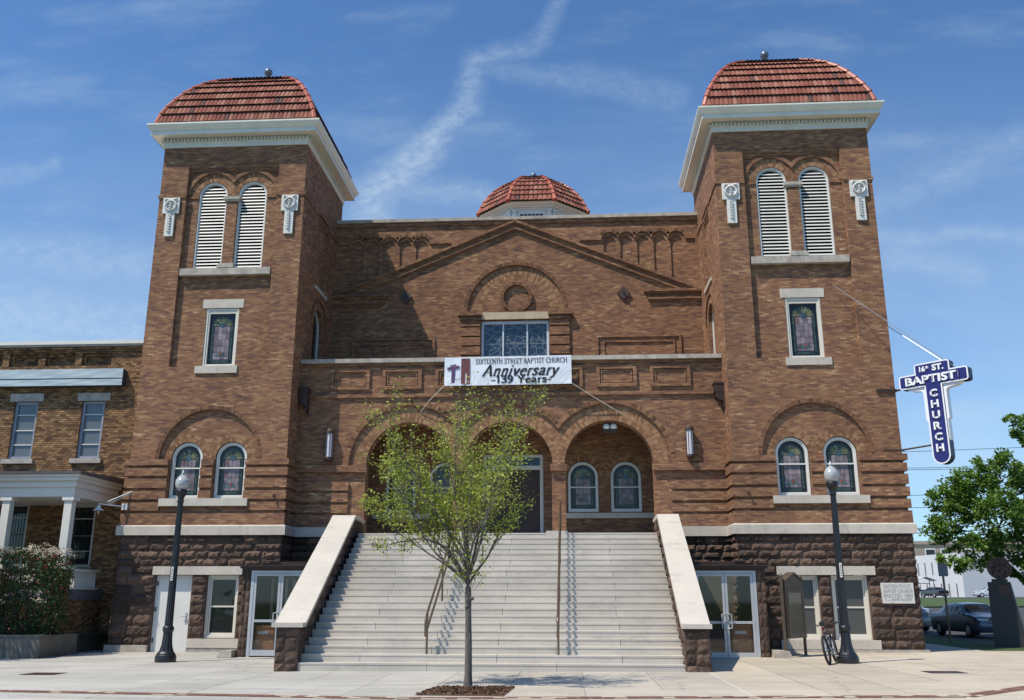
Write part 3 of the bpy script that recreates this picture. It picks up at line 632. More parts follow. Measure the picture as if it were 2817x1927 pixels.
def tiled_roof(cx, cy, prof, nside, rot0, sp, name, parent):
    """curved hip roof: rows of barrel tiles, every row a step above the one below"""
    mb = MB(); tan = math.tan(PI/nside); th = .034 if sp < .2 else .07
    for s in range(nside):
        if nside == 8 and s in (): continue
        a = -PI/2+2*PI*s/nside; nx, ny = math.cos(a), math.sin(a); tx, ty = -ny, nx
        def P(w, t, z): return (cx+nx*w+tx*t, cy+ny*w+ty*t, z)
        for j in range(len(prof)-1):
            (w0, z0), (w1, z1) = prof[j], prof[j+1]
            d = Vector((w1-w0, z1-z0)); L = d.length; nrm = Vector((d.y, -d.x))/L    # outward normal in (w, z)
            h0, h1 = w0*tan, w1*tan
            mb.cur = 1; mb.quad(P(w0, -h0, z0), P(w0, h0, z0), P(w1, h1, z1), P(w1, -h1, z1)); mb.cur = 0
            k = int(h0/sp)+1
            for i in range(-k, k+1):
                t = i*sp
                lim0, lim1 = h0-abs(t), h1-abs(t)
                if lim0 < sp*.2: continue
                f = 1.0 if lim1 > 0 else max(.15, lim0/(h0-h1+1e-6))
                tone = rnd.random()*.9 if rnd.random() < .965 else 1.0
                a_w, a_z = w0+nrm.x*.085-d.x*.05, z0+nrm.y*.085-d.y*.05; b_w, b_z = w0+d.x*f+nrm.x*.015, z0+d.y*f+nrm.y*.015
                vs = []; m = 5
                for (ww, zz) in ((a_w, a_z), (b_w, b_z)):
                    for q in range(m):
                        an = PI*q/(m-1); off = -math.cos(an)*sp*.5; hh = math.sin(an)*th
                        vs.append(P(ww+nrm.x*hh, t+off, zz+nrm.y*hh))
                fs = [(q, q+1, m+q+1, m+q) for q in range(m-1)]
                mb.add(vs, fs, tone)
                mb.cur = 1; mb.add([P(a_w+.004, t-sp*.5, a_z), P(a_w+.004, t+sp*.5, a_z), P(w0-.01, t+sp*.5, z0), P(w0-.01, t-sp*.5, z0)], [(0, 1, 2, 3)]); mb.cur = 0
    o = mb.build(name, [M_tile, M_dark], parent, False)
    for s in range(nside):
        hb = MB()
        a = -PI/2+PI/nside+2*PI*s/nside; k = 1/math.cos(PI/nside)
        pts = [Vector((cx+math.cos(a)*w*k, cy+math.sin(a)*w*k, z)) for w, z in prof]
        seg = []
        for p, q in zip(pts, pts[1:]):
            n = max(1, round((q-p).length/.36))
            for i in range(n): seg.append((p.lerp(q, i/n), p.lerp(q, (i+1)/n)))
        r = .085 if nside == 4 else .13
        outv = Vector((math.cos(a), math.sin(a), .6)).normalized()*.04
        for p, q in seg: hb.tube([p+outv, q+outv+(q-p)*.1], [r*1.22, r*.86], 8, tone=rnd.random())
        hb.build('hip_ridge', M_hip, o, False)
    return o
for sx in (-1, 1): build_tower(sx)

# --- tower base openings
def sash(parent, x0, x1, z0, z1, y, name='sash_window', glassm=None, curtain=False):
    w = empty(name); w.parent = parent; f = MB(); t = .085; zm = (z0+z1)/2
    f.panel(rect(x0, x1, z0, z1), [rect(x0+t, x1-t, z0+t*1.2, z1-t)], y, [.1]); f.panel(rect(x0, x1, z0, z1), [rect(x0+t*.5, x1-t*.5, z0+t*.6, z1-t*.5)], y-.03, [.03])
    f.panel(rect(x0+t, x1-t, z0+t*1.2, z1-t), [rect(x0+t+.05, x1-t-.05, z0+t*1.2+.06, zm-.025), rect(x0+t+.05, x1-t-.05, zm+.025, z1-t-.05)], y+.04, [.03, .03])
    f.build('frame', M_wshade, w)
    g = MB(); g.quad((x0+t, y+.065, z0+t), (x1-t, y+.065, z0+t), (x1-t, y+.065, z1-t), (x0+t, y+.065, z1-t)); g.build('pane', glassm or M_glass, w); return w
M_glass2 = glass_mat('screened_glass', (.085, .085, .08), .25, .4, .3)
sash(church, -TC+.34, -TC+1.37, .37, 2.31, .10)
sash(church, TC-1.39, TC-.29, .41, 2.31, .10, glassm=M_glass2); sash(church, TC+.11, TC+1.21, .41, 2.31, .10, glassm=M_glass2)
mb = MB(); mb.box(-TC-1.47, -TC, -.09, .1, 2.325, 2.59, .4); mb.box(-TC+.004, -TC+1.49, -.092, .1, 2.325, 2.59, .6); mb.build('lintel', M_lime, church)
mb = MB(); mb.box(TC-1.54, TC-.2, -.09, .1, 2.325, 2.59, .4); mb.box(TC-.196, TC+1.44, -.092, .1, 2.325, 2.59, .6); mb.build('lintel', M_lime, church)
mb = MB(); mb.box(-TC-.12, -TC+1.55, -.12, .12, .085, .355); build_each(mb, 'window_sill', M_lime, church)
mb = MB(); mb.box(TC-1.56, TC+1.40, -.13, .12, .14, .405); build_each(mb, 'window_sill', M_lime, church)
d = empty('service_door'); d.parent = church
mb = MB(); x0, x1 = -TC-1.37, -TC-.17; mb.panel(rect(x0, x1, -.1, 2.31), [rect(x0+.06, x1-.05, -.1, 2.25)], .08, [.05]); mb.build('door_frame', M_white, d)
mb = MB(); mb.box(x0+.062, x1-.052, .10, .14, -.05, 2.245); mb.build('door_panel', M_white, d)
mb = MB(); mb.tube([(x1-.13, .1, 1.05), (x1-.13, .03, 1.05), (x1-.25, .02, 1.05)], .022); mb.box(x1-.16, x1-.10, .085, .099, .86, 1.15); mb.build('door_handle', M_alu, d)
mb = MB()
for z in (.3, 1.25, 2.05): mb.box(x0+.03, x0+.07, .05, .078, z-.07, z+.07)
build_each(mb, 'hinges', M_brown, d)
# inscription stone
def plaque():
    p = MB(); x0, x1, z0, z1 = 11.54, 12.5, 1.48, 2.09; p.box(x0, x1, -.135, -.02, z0, z1); o = p.build('inscription_stone', plain('white_marble', (.62, .60, .56), .7, nscale=5, namt=.15), church)
    t = MB(); rows = [("SIXTEENTH ST.", .06, .15), ("BAPTIST CHURCH", .05, .135), ("ERECTED 1909", .05, .125), ("C. L. FISHER PASTOR", .08, .085)]; z = z1-.05
    for s, m, h in rows: put_text(t, s, x0+m, x1-m, z-h*.8, z, -.139, bold=.01); z -= h
    t.build('carved_letters', plain('carving_shadow', (.36, .34, .31), .9), o)
plaque()

# --- porch wall (y = 1.06)
PY = 1.06; AX = (-3.4, 0, 3.4)
mb = MB()
ZS = 5.98; RG = 2.08; th_m = math.acos(1.7/RG)
big = []
for i, c in enumerate(reversed(AX)):
    a0 = 0 if i == 0 else th_m; a1 = PI if i == 2 else PI-th_m
    big += arcpts(c, ZS, RG, a0, a1, 22)
low = []
for c in AX: low += [(c-1.47, ZS), (c-1.47, 3.57), (c+1.47, 3.57), (c+1.47, ZS)]
face = [(-3.4-RG, ZS)]+low+[(3.4+RG, ZS)]
hole = face+big[1:-1]
mb.panel(rect(-7.31, 7.31, 3.2, 9.56), [hole], PY, [.09])
ring_l = [(-3.4-RG, ZS)]
for c in AX: ring_l += arcpts(c, ZS, 1.49, PI, 0, 24)
ring_l += [(3.4+RG, ZS)]+big[1:-1]
mb.panel(ring_l, [], PY+.09)
for c in AX:
    A = [(c-1.48, 3.57), (c-1.48, ZS)]+arcpts(c, ZS, 1.48, PI, 0, 24)[1:-1]+[(c+1.48, ZS), (c+1.48, 3.57)]
    mb.add([(p[0], PY+(.0 if p[1] < ZS-.01 else .09), p[1]) for p in A]+[(p[0], PY+.5, p[1]) for p in A], [(i, i+1, i+1+len(A), i+len(A)) for i in range(len(A)-1)])
ins = rect(-7.31, 7.31, 3.4, 9.56); mb.panel(ins, [arch(c, 1.48, 3.57, ZS, 24) for c in AX], PY+.5)
mb.box(-7.31, 7.31, PY+.5, PY+.52, 9.3, 9.56)
mb.build('porch_wall', M_brick, church)
vb = MB()
for i, c in enumerate(AX):
    cl = (-5.48 if i == 0 else (c-1.7), 5.48 if i == 2 else (c+1.7))
    vous(vb, c, ZS, [(1.495, 1.66), (1.66, 1.83), (1.83, 1.99)], 0, PI, PY+.09, clip=cl, lo=.35)
    vous(vb, c, ZS, [(RG+.01, RG+.16)], (0 if i == 2 else th_m+.08), (PI if i == 0 else PI-th_m-.08), PY, lo=0, hi=.8)
vb.build('porch_arches', M_vous, church)
mb = MB()
for a, b in ((-7.31, -4.87), (-1.93, -1.47), (1.47, 1.93), (4.87, 7.31)):
    mb.box(a-(.05 if a > -7 else 0), b+(.05 if b < 7 else 0), PY-.12, PY, 5.74, 5.975)
    if a > -7 and b < 7: mb.box(a-.05, b+.05, PY+.0, PY+.52, 5.74, 5.975)
for z0, z1 in ((3.90, 4.285), (4.38, 4.65), (4.745, 5.03), (5.125, 5.42)):
    for s in (-1, 1): mb.box(min(s*5.42, s*7.31), max(s*5.42, s*7.31), PY-.085, PY, z0, z1)
mb.box(-7.31, 7.31, PY-.07, PY, 8.33, 8.45)
mb.box(-7.31, 7.31, PY-.05, PY, 9.46, 9.56)
for c in (-5.55, -3.72, -1.87, 0, 1.87, 3.72, 5.55):
    x0, x1, z0, z1 = c-.69, c+.69, 8.62, 9.37
    for (a, b, e, f) in ((x0, x1, z0, z0+.12), (x0, x1, z1-.12, z1), (x0, x0+.12, z0+.12, z1-.12), (x1-.12, x1, z0+.12, z1-.12)): mb.box(a, b, PY-.07, PY, e, f)
    x0, x1, z0, z1 = c-.54, c+.54, 8.77, 9.22
    for (a, b, e, f) in ((x0, x1, z0, z0+.05), (x0, x1, z1-.05, z1), (x0, x0+.05, z0+.05, z1-.05), (x1-.05, x1, z0+.05, z1-.05)): mb.box(a, b, PY-.035, PY, e, f)
build_each(mb, 'porch_trim', M_brick, church)
mb = MB()
xs = [-7.31, -4.9, -2.4, .2, 2.6, 5.1, 7.31]
for a, b in zip(xs, xs[1:]): mb.box(a+.003, b-.003, PY-.16-.002*rnd.random(), PY+.6, 9.565, 9.71, rnd.random())
mb.build('parapet_cap', M_sill, church)
# lower wall beside the stairs
mb = MB(); mb.cur = 1
for s in (-1, 1): mb.quad((s*4.6, PY-.0, -.3), (s*7.33, PY-.0, -.3), (s*7.33, PY-.0, 3.6), (s*4.6, PY-.0, 3.6))
mb.cur = 0
for a, b in ((-7.3, -4.9), (4.9, 7.3)): blocks(mb, a, b, COURSES[:8], PY, [])
build_each(mb, 'stone_base', [M_rock, M_mortar], church)
mb = MB()
for s in (-1, 1): mb.box(min(s*4.92, s*7.2), max(s*4.92, s*7.2), PY-.12, PY, 3.58, 3.895)
build_each(mb, 'water_table', M_lime, church)
# porch interior
mb = MB(); YB = 3.6
wins = [(-4.13, .565), (-2.52, .565), (2.54, .565), (4.09, .565)]
mb.panel(rect(-5.7, 5.7, 3.57, 8.1), [arch(c, h, 4.60, 5.87, 18) for c, h in wins]+[rect(-1.1, 1.1, 3.58, 6.7)], YB, [.2]*4+[.3])
mb.quad((-5.7, PY+.5, 8.1), (5.7, PY+.5, 8.1), (5.7, YB, 8.1), (-5.7, YB, 8.1))
for s in (-1, 1): mb.quad((s*5.7, PY+.5, 3.4), (s*5.7, YB, 3.4), (s*5.7, YB, 8.1), (s*5.7, PY+.5, 8.1))
mb.build('porch_interior', M_brick, church)
vb = MB()
for i, (c, h) in enumerate(wins):
    m_ = -3.325 if i < 2 else 3.315; cl = (-9, m_) if i in (0, 2) else (m_, 9)
    vous(vb, c, 5.87, [(.57, .72), (.72, .86)], 0, PI, YB, clip=cl); 
build_each(vb, 'window_arch', M_vous, church)
for c, h in wins: arch_window(church, c, .555, 4.61, 6.42, YB+.08, mid=5.5)
mb = MB(); mb.box(1.5, 5.1, YB-.08, YB, 4.38, 4.57); mb.box(-5.1, -1.5, YB-.08, YB, 4.38, 4.57); build_each(mb, 'window_sill', M_lime, church)
d = empty('entrance_door'); d.parent = church
mb = MB(); mb.panel(rect(-1.1, 1.1, 3.58, 6.7), [rect(-.98, .98, 3.58, 6.15), rect(-.98, .98, 6.3, 6.6)], YB+.1, [.06, .06]); mb.build('door_frame', M_white, d)
mb = MB()
for s in (-1, 1):
    mb.box(min(s*.01, s*.98), max(s*.01, s*.98), YB+.17, YB+.21, 3.59, 6.15)
    for z0, z1 in ((3.8, 4.8), (4.95, 6.0)): mb.box(min(s*.15, s*.85), max(s*.15, s*.85), YB+.155, YB+.169, z0, z1)
mb.build('door_leaves', M_doorw, d)
mb = MB(); mb.box(-.98, .98, YB+.17, YB+.19, 6.3, 6.6); mb.build('transom_pane', M_glass, d)

# --- gable wall (y = 4.7)
GY = 4.7; mb = MB()
rk = lambda x: 16.41-.42*abs(x)
def arcade(s):
    cs = [3.80+.663*i for i in range(5)]
    P = [(2.6, rk(2.6)-.2), (2.6, 15.50), (3.47, 15.50)]
    for i, c in enumerate(cs):
        A = arcpts(c, 15.50, .3315, PI, 0, 12); P += A[1:-1]+([(c+.3315, 15.50)])
    P += [(7.2, 15.50), (7.2, rk(7.2)-.2)]
    N = []
    for c in cs: N.append([(c-.235, rk(c)-.25), (c+.235, rk(c)-.25)]+arcpts(c, 15.42, .235, 0, PI, 10))
    f = lambda Q: [(s*x, z) for x, z in Q]
    return f(P), [f(q) for q in N]
aR, nR = arcade(1); aL, nL = arcade(-1)
tym = arcpts(0.03, 12.58, 1.93, 0, PI, 32)
winh = rect(-1.34, 1.34, 9.6, 12.20)
mb.panel(rect(-7.31, 7.31, 9.3, 16.42), [aR, aL, tym, winh], GY, [.07, .07, .09, .25])
mb.panel(aR, nR, GY+.07, [.06]*5); mb.panel(aL, nL, GY+.07, [.06]*5)
for q in nR+nL: mb.panel(q, [], GY+.13)
mb.panel(tym, [], GY+.09)
mb.quad((-7.31, 5.1, 9.3), (7.31, 5.1, 9.3), (7.31, 5.1, 16.42), (-7.31, 5.1, 16.42))
mb.build('gable_wall', M_brick, church)
mb = MB()
def vstrip(o0, o1, y0, xe=7.28):
    P = [(-xe, rk(xe)-o0), (0, 16.41-o0), (xe, rk(xe)-o0), (xe, rk(xe)-o1), (0, 16.41-o1), (-xe, rk(xe)-o1)]; mb.prism(P, y0, GY)
vstrip(0, .10, GY-.17); vstrip(.10, .15, GY-.12); vstrip(.15, .30, GY-.05, 6.9); vstrip(.30, .37, GY-.10, 6.6); vstrip(.37, .44, GY-.04, 6.3)
mb.build('pediment_cornice', M_brick, church); mb = MB()
for s in (-1, 1):
    for x0, z0, z1, pj in ((5.08, 13.23, 13.33, .19), (5.14, 13.16, 13.23, .13), (5.2, 13.02, 13.16, .05), (5.22, 12.94, 13.02, .11), (5.28, 12.86, 12.94, .05)):
        mb.box(min(s*x0, s*7.31), max(s*x0, s*7.31), GY-pj, GY, z0, z1)
    # pilasters beside the window
    for z0, z1 in ((9.7, 10.72), (10.79, 11.10), (11.17, 11.49), (11.56, 11.88), (11.95, 12.18)): mb.box(min(s*1.37, s*2.13), max(s*1.37, s*2.13), GY-.10, GY, z0, z1)
    mb.box(min(s*1.33, s*2.18), max(s*1.33, s*2.18), GY-.15, GY, 12.19, 12.30); mb.box(min(s*1.31, s*2.25), max(s*1.31, s*2.25), GY-.22, GY, 12.36, 12.50); mb.box(min(s*1.33, s*2.13), max(s*1.33, s*2.13), GY-.12, GY, 12.30, 12.36)
    # flat panel
    for (a, b, c, d_, pj) in ((3.15, 6.45, 11.42, 11.52, .06), (3.15, 3.25, 9.8, 11.42, .06), (6.35, 6.45, 9.8, 11.42, .06), (3.42, 6.2, 11.22, 11.29, .045), (3.42, 3.49, 9.8, 11.22, .045), (6.13, 6.2, 9.8, 11.22, .045)):
        mb.box(min(s*a, s*b), max(s*a, s*b), GY-pj, GY, c, d_)
mb.box(-7.31, 7.31, GY-.06, GY, 16.26, 16.42)
mb.ring(.05, 13.16, .50, .63, 0, 2*PI, 48, GY-.03, GY+.09)
build_each(mb, 'gable_trim', M_brick, church)
vb = MB(); vous(vb, .03, 12.58, [(1.36, 1.54), (1.54, 1.72), (1.72, 1.90)], 0.02, PI-.02, GY+.09, lo=.3)
vous(vb, .03, 12.58, [(1.94, 2.08)], 0.02, PI-.02, GY, lo=0, hi=.55)
vous(vb, .05, 13.16, [(.50, .63)], 0, 2*PI, GY-.03, lo=.1, hi=.6)
for s in (-1, 1):
    for i in range(5): vous(vb, s*(3.80+.663*i), 15.50, [(.34, .47)], .55, PI-.55, GY, lo=0, hi=.7)
build_each(vb, 'brick_arches', M_vous, church)
mb = MB(); xs = [-7.31, -5.4, -3.1, -.9, 1.2, 3.5, 5.6, 7.31]
for a, b in zip(xs, xs[1:]): mb.box(a+.003, b-.003, GY-.13-.004*rnd.random(), 5.2, 16.425, 16.56, rnd.random())
mb.build('parapet_cap', M_sill, church)
mb = MB(); mb.box(-1.32, 0, GY-.07, GY+.2, 12.22, 12.51, .5); mb.box(.004, 1.32, GY-.072, GY+.2, 12.22, 12.51, .7); mb.build('lintel', plain('tan_stone', (.52, .42, .29), .8, nscale=2.5, namt=.2), church)
w = empty('gable_window'); w.parent = church
mb = MB(); mb.panel(rect(-1.33, 1.33, 9.7, 12.19), [rect(-1.24, -.505, 9.8, 12.06), rect(-.445, .445, 9.8, 12.06), rect(.505, 1.24, 9.8, 12.06)], GY+.10, [.06]*3); mb.build('frame', plain('pale_blue_frame', (.62, .68, .72), .4), w)
mb = MB(); mb.quad((-1.3, GY+.158, 9.7), (1.3, GY+.158, 9.7), (1.3, GY+.158, 12.15), (-1.3, GY+.158, 12.15)); mb.build('leaded_panes', M_leaded, w)
M_rust = plain('anchor_plate', (.075, .045, .035), .6, .2, nscale=6, namt=.3)
for x in (-4.37, 4.29):
    mb = MB(); mb.prism([(x, 12.94), (x+.26, 13.22), (x, 13.5), (x-.26, 13.22)], GY-.09, GY-.002); mb.tube([(x, GY-.08, 13.22), (x, GY-.18, 13.22)], .04, 6); mb.build('anchor_plate', M_rust, church)
mb = MB(); mb.box(-7.31, 7.31, PY+.5, GY, 9.1, 9.3); mb.box(-12.3, 12.3, 5.2, 30, 0, 15.9); mb.build('nave', M_brick, church)

# --- dome
dm = MB(); DY = 23.8
def octa(mb, prof):
    for (w0, z0), (w1, z1) in zip(prof, prof[1:]):
        k = 1/math.cos(PI/8)
        for s in range(8):
            a, b = -PI/2-PI/8+s*PI/4, -PI/2+PI/8+s*PI/4
            mb.quad((w0*k*math.cos(a), DY+w0*k*math.sin(a), z0), (w0*k*math.cos(b), DY+w0*k*math.sin(b), z0), (w1*k*math.cos(b), DY+w1*k*math.sin(b), z1), (w1*k*math.cos(a), DY+w1*k*math.sin(a), z1))
octa(dm, [(2.90, 15.9), (2.90, 24.06), (2.96, 24.08), (2.96, 24.16), (3.06, 24.19), (3.08, 24.27), (3.18, 24.30), (3.27, 24.39), (3.3, 24.42), (3.3, 24.46)])
dr = dm.build('dome_drum', M_white, church)
for s in range(8):
    a = -PI/2+s*PI/4; n = Vector((math.cos(a), math.sin(a), 0)); T8 = Matrix(((-n.y, -n.x, 0, n.x*2.90), (n.x, -n.y, 0, DY+n.y*2.90), (0, 0, 1, 0), (0, 0, 0, 1)))
    m = MB(T8)
    for sg in (-1, 1): m.box(sg*1.03-.12, sg*1.03+.12, -.10, 0, 19, 23.92); m.box(sg*1.03-.15, sg*1.03+.15, -.14, 0, 23.92, 24.05)
    m.build('pilaster', M_white, dr)
    m = MB(T8); m.box(-.8, .8, -.03, 0, 20, 23.90); m.build('window_frame', M_white, dr)
    m = MB(T8)
    for i in range(6):
        for k in range(8): m.box(-.70+i*.236, -.70+i*.236+.20, -.045, -.031, 23.46-k*.42, 23.78-k*.42)
    m.build('panes', M_glass, dr)
dome = tiled_roof(0, DY, [(3.36, 24.44), (3.14, 24.90), (2.96, 25.28), (2.72, 25.68), (2.40, 26.08), (2.02, 26.44), (1.58, 26.76), (1.10, 27.0), (.55, 27.16)], 8, 0, .272, 'dome_roof', church)
fin = MB(); fin.lathe([(0, 27.1), (.75, 27.08), (.5, 27.22), (.14, 27.3), (.1, 27.5)]+[(.2*math.sin(a), 27.7-.2*math.cos(a)) for a in [PI*(i+1)/9 for i in range(8)]]+[(0, 27.9)], (0, DY, 0), 16); fin.build('ball_finial', M_lead, dome, True)

# --- glass vestibules
def vestibule(s):
    v = empty('vestibule', (0, 0, 0)); v.parent = church; VY = -2.6; SX = Matrix.Diagonal((s, 1, 1, 1))
    mb = MB(SX); mb.cur = 1; mb.box(7.32, 7.55, VY+.02, -.05, -.1, 2.42); mb.box(5.36, 5.52, VY+.05, PY, -.1, 2.42); mb.cur = 0
    cs = [2.40, 2.12, 1.80, 1.5, 1.18, .84, .5, .16, -.05]
    blocks(mb, 7.31, 7.57, cs, VY+.02, lmin=.1, lmax=.2, depth=.06)
    for sg, xx in ((1, 7.55),):
        S = SX @ Matrix(((0, -1, 0, xx), (1, 0, 0, 0), (0, 0, 1, 0), (0, 0, 0, 1))); mb.M = S; blocks(mb, VY+.02, -.12, cs, 0, depth=.06)
    mb.build('side_wall', [M_rock, M_mortar], v)
    mb = MB(SX); mb.box(5.2, 7.62, VY-.10, 0.0, 2.44, 2.50); mb.box(5.3, 7.56, VY-.02, -.0, 2.385, 2.438); mb.box(5.3, 7.72, VY-.16, VY+.4, 2.505, 2.535); mb.box(5.5, 7.35, -.9, -.05, 2.54, 2.70); mb.build('canopy', M_brown, v)
    mb = MB(SX); mb.box(7.02, 7.36, -.95, -.25, 2.70, 2.74); mb.build('roof_flashing', M_rust, v)
    x0, x1 = 5.54, 7.30
    fr = MB(SX); fr.box(x0, x0+.07, VY, VY+.1, -.05, 2.38); fr.box(x1-.09, x1, VY, VY+.1, -.05, 2.38); fr.box(x0+.07, x1-.09, VY, VY+.1, 2.31, 2.38); fr.build('door_frame', M_alu, v)
    xm = (x0+.07+x1-.09)/2
    for k, (a, b) in enumerate(((x0+.075, xm-.006), (xm+.006, x1-.095))):
        m = MB(SX); m.panel(rect(a, b, 0.0, 2.30), [rect(a+.07, b-.07, .16, .93), rect(a+.07, b-.07, 1.0, 2.23)], VY+.01, [.045]*2); m.panel(rect(a, b, 0.0, 2.30), [rect(a+.07, b-.07, .16, .93), rect(a+.07, b-.07, 1.0, 2.23)], VY+.055)
        dd = m.build('door', M_alu, v)
        g = MB(SX); g.quad((a+.06, VY+.035, .1), (b-.06, VY+.035, .1), (b-.06, VY+.035, 2.25), (a+.06, VY+.035, 2.25)); g.build('door_glass', M_clear, dd)
        hx = b-.03 if k == 0 else a+.03; sg = -1 if k == 0 else 1
        h = MB(SX); h.tube([(hx, VY+.01, .80), (hx+sg*.0, VY-.07, .80), (hx+sg*.10, VY-.08, .82), (hx+sg*.10, VY-.08, 1.18), (hx, VY-.07, 1.20), (hx, VY+.01, 1.20)], .018, 6); h.build('door_handle', M_alu, dd)
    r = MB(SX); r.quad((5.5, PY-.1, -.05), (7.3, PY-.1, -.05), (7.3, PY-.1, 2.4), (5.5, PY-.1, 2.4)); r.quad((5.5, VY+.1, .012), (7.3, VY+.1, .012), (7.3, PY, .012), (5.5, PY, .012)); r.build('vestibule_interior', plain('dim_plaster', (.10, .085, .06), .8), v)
    return v
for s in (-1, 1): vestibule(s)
def cabinet(x, y):
    c = empty('cabinet', (x, y, gz(x, y)), 'varnished wooden cabinet behind the glass door right of the stairs' if x > 0 else 'varnished wooden cabinet behind the glass door left of the stairs', 'cabinet', 'cabinets behind the glass doors')
    m = MB(); m.box(-.28, .28, -.15, .15, .02, .82); m.box(-.31, .31, -.18, .18, .82, .86); m.build('case', M_wood, c)
    m = MB(); m.box(-.2, .12, -.165, -.151, .62, .70); m.build('slot_plate', M_alu, c)
    m = MB(); 
    for sg in (-1, 1): m.box(sg*.2-.05, sg*.2+.05, -.16, -.151, .40, .44)
    build_each(m, 'brackets', plain('brass', (.6, .42, .15), .4, .6), c)
cabinet(6.86, -2.25); cabinet(-6.85, -2.25)
mb = MB()
for i in range(4): mb.box(-7.2+i*.22, -7.12+i*.22, -1.0, -.98, .7, 2.2)
o = mb.build('vertical_blinds', M_white); tag(o, 'pale vertical blind strips hanging behind the left glass door', 'blinds')
mb = MB(); mb.box(7.62, 8.05, -2.85, -2.35, -.02, .16); 
mb.prism([(7.6, -.02), (8.12, -.02), (8.02, .22), (7.62, .24)], -2.95, -2.3); tag(mb.build('stone_block', M_sill), 'low pale stone block at the foot of the right glass doorway', 'stone block')
mb = MB(); mb.prism([(-7.62, -.03), (-8.05, -.03), (-7.95, .14), (-7.62, .16)], -2.9, -2.3); tag(mb.build('stone_block', M_sill), 'low brown stone block at the foot of the left glass doorway', 'stone block')

# ------------------------------------------------------------ stairs
st = empty('entrance_stairs', (0, -7.87, 0), 'wide pale stone staircase of twenty one steps up to the three arches', 'stairs'); 
TS = Matrix.Translation((0, 7.87, 0)); NS, RI, RU = 21, .17, .35
mb = MB(TS); mb.M = Matrix.Translation((0, 7.87, 0))
for i in range(NS):
    y = -7.87+i*RU; z1 = (i+1)*RI; f = i/(NS-1); xl, xr = -4.26-.32*f, 4.65+.09*f; yb = y+RU+.06 if i < NS-1 else 3.7
    if i % 2 == 0: cuts = [xl, -1.25-.03*f+.05*rnd.random(), 1.68+.05*rnd.random(), xr]
    else: cuts = [xl, -2.9+.1*rnd.random(), .25+.1*rnd.random(), 3.2+.05*rnd.random(), xr]
    for a, b in zip(cuts, cuts[1:]):
        t = rnd.random(); zb = z1-RI if i else -.2
        mb.box(a+.005, b-.005, y+.009, yb, zb, z1-.04, t); mb.box(a+.005, b-.005, y, yb, z1-.04, z1, t)
    if i == 0: mb.box(xl, xr, y+.03, 1, -.2, .01, .2)
mb.box(1.32, 1.98, -.888, 1.5, 3.41, 3.63, .8); mb.box(-1.98, -1.32, -.888, 1.5, 3.41, 3.63, .8)
mb.build('steps', M_step, st)
def wing(x0, y0, x1, y1, hw=.25, hc=.36):
    d = Vector((x1-x0, y1-y0, 0)); L = d.length; d.normalize(); nrm = Vector((d.y, -d.x, 0))
    # local frame: x = across (right), y = along
    Mx = Matrix.Translation((0, 7.87, 0)) @ Matrix(((nrm.x, d.x, 0, x0), (nrm.y, d.y, 0, y0), (0, 0, 1, 0), (0, 0, 0, 1)))
    E = L+2.0; top = lambda s: .95 if s < .3 else min(4.02, .95+(s-.3)*(4.02-.95)/(L-.3))
    def side(mb, prof, a, b):   # prof in (s, z), extruded across
        n = len(prof); tri = tessellate_polygon([[Vector((p[0], p[1], 0)) for p in prof]])
        mb.add([(a, p[0], p[1]) for p in prof]+[(b, p[0], p[1]) for p in prof], [tuple(t) for t in tri]+[tuple(i+n for i in t) for t in tri]+[(i, (i+1) % n, (i+1) % n+n, i+n) for i in range(n)])
    mb = MB(Mx); mb.tn = .35; side(mb, [(0, -.2), (0, .95), (.3, .95), (L, 4.02), (E, 4.02), (E, -.2)], -hw, hw); mb.tn = None
    cs = [.945, .72, .34, .14, -.08]
    mb.M = Mx; blocks(mb, -hw-.02, hw+.02, [.945, .75, .42, .16, -.08], 0, lmin=.22, lmax=.30, depth=.06)
    cc = [4.0, 3.7, 3.4, 3.1, 2.8, 2.5, 2.2, 1.9, 1.6, 1.28, .95, .62, .3, -.05]
    def lim(za, zb, a, b):
        s = .3+(zb-.95)*(L-.3)/(4.02-.95) if zb > .95 else 0
        return (max(a, s-.1), b)
    for sg in (-1, 1):
        mb.M = Mx @ Matrix(((0, -sg, 0, sg*hw), (sg*0+1, 0, 0, 0), (0, 0, 1, 0), (0, 0, 0, 1)))
        blocks(mb, .0, E, cc, 0, lim=lim, depth=.065, lmin=.25, lmax=.6)
    wl = mb.build('side_wall', M_rock, st)
    mb = MB(Mx); t = .10
    sm = L*.62; zt = lambda s: .95+(s-.3)*(4.02-.95)/(L-.3)
    side(mb, [(-.09, .95), (-.09, .95+t), (.27, .95+t), (.3, .95+t+.01), (sm-.004, zt(sm)+t), (sm-.004, zt(sm)), (.3, .955)], -hc, hc)
    side(mb, [(sm+.004, zt(sm)), (sm+.004, zt(sm)+t), (L, 4.02+t), (E, 4.02+t), (E, 4.02), (L, 4.02)], -hc+.002, hc-.002)
    mb.build('cap', M_step, wl)
wing(-4.50, -7.93, -5.02, -1.0); wing(4.90, -7.93, 5.06, -1.0, .26, .33)
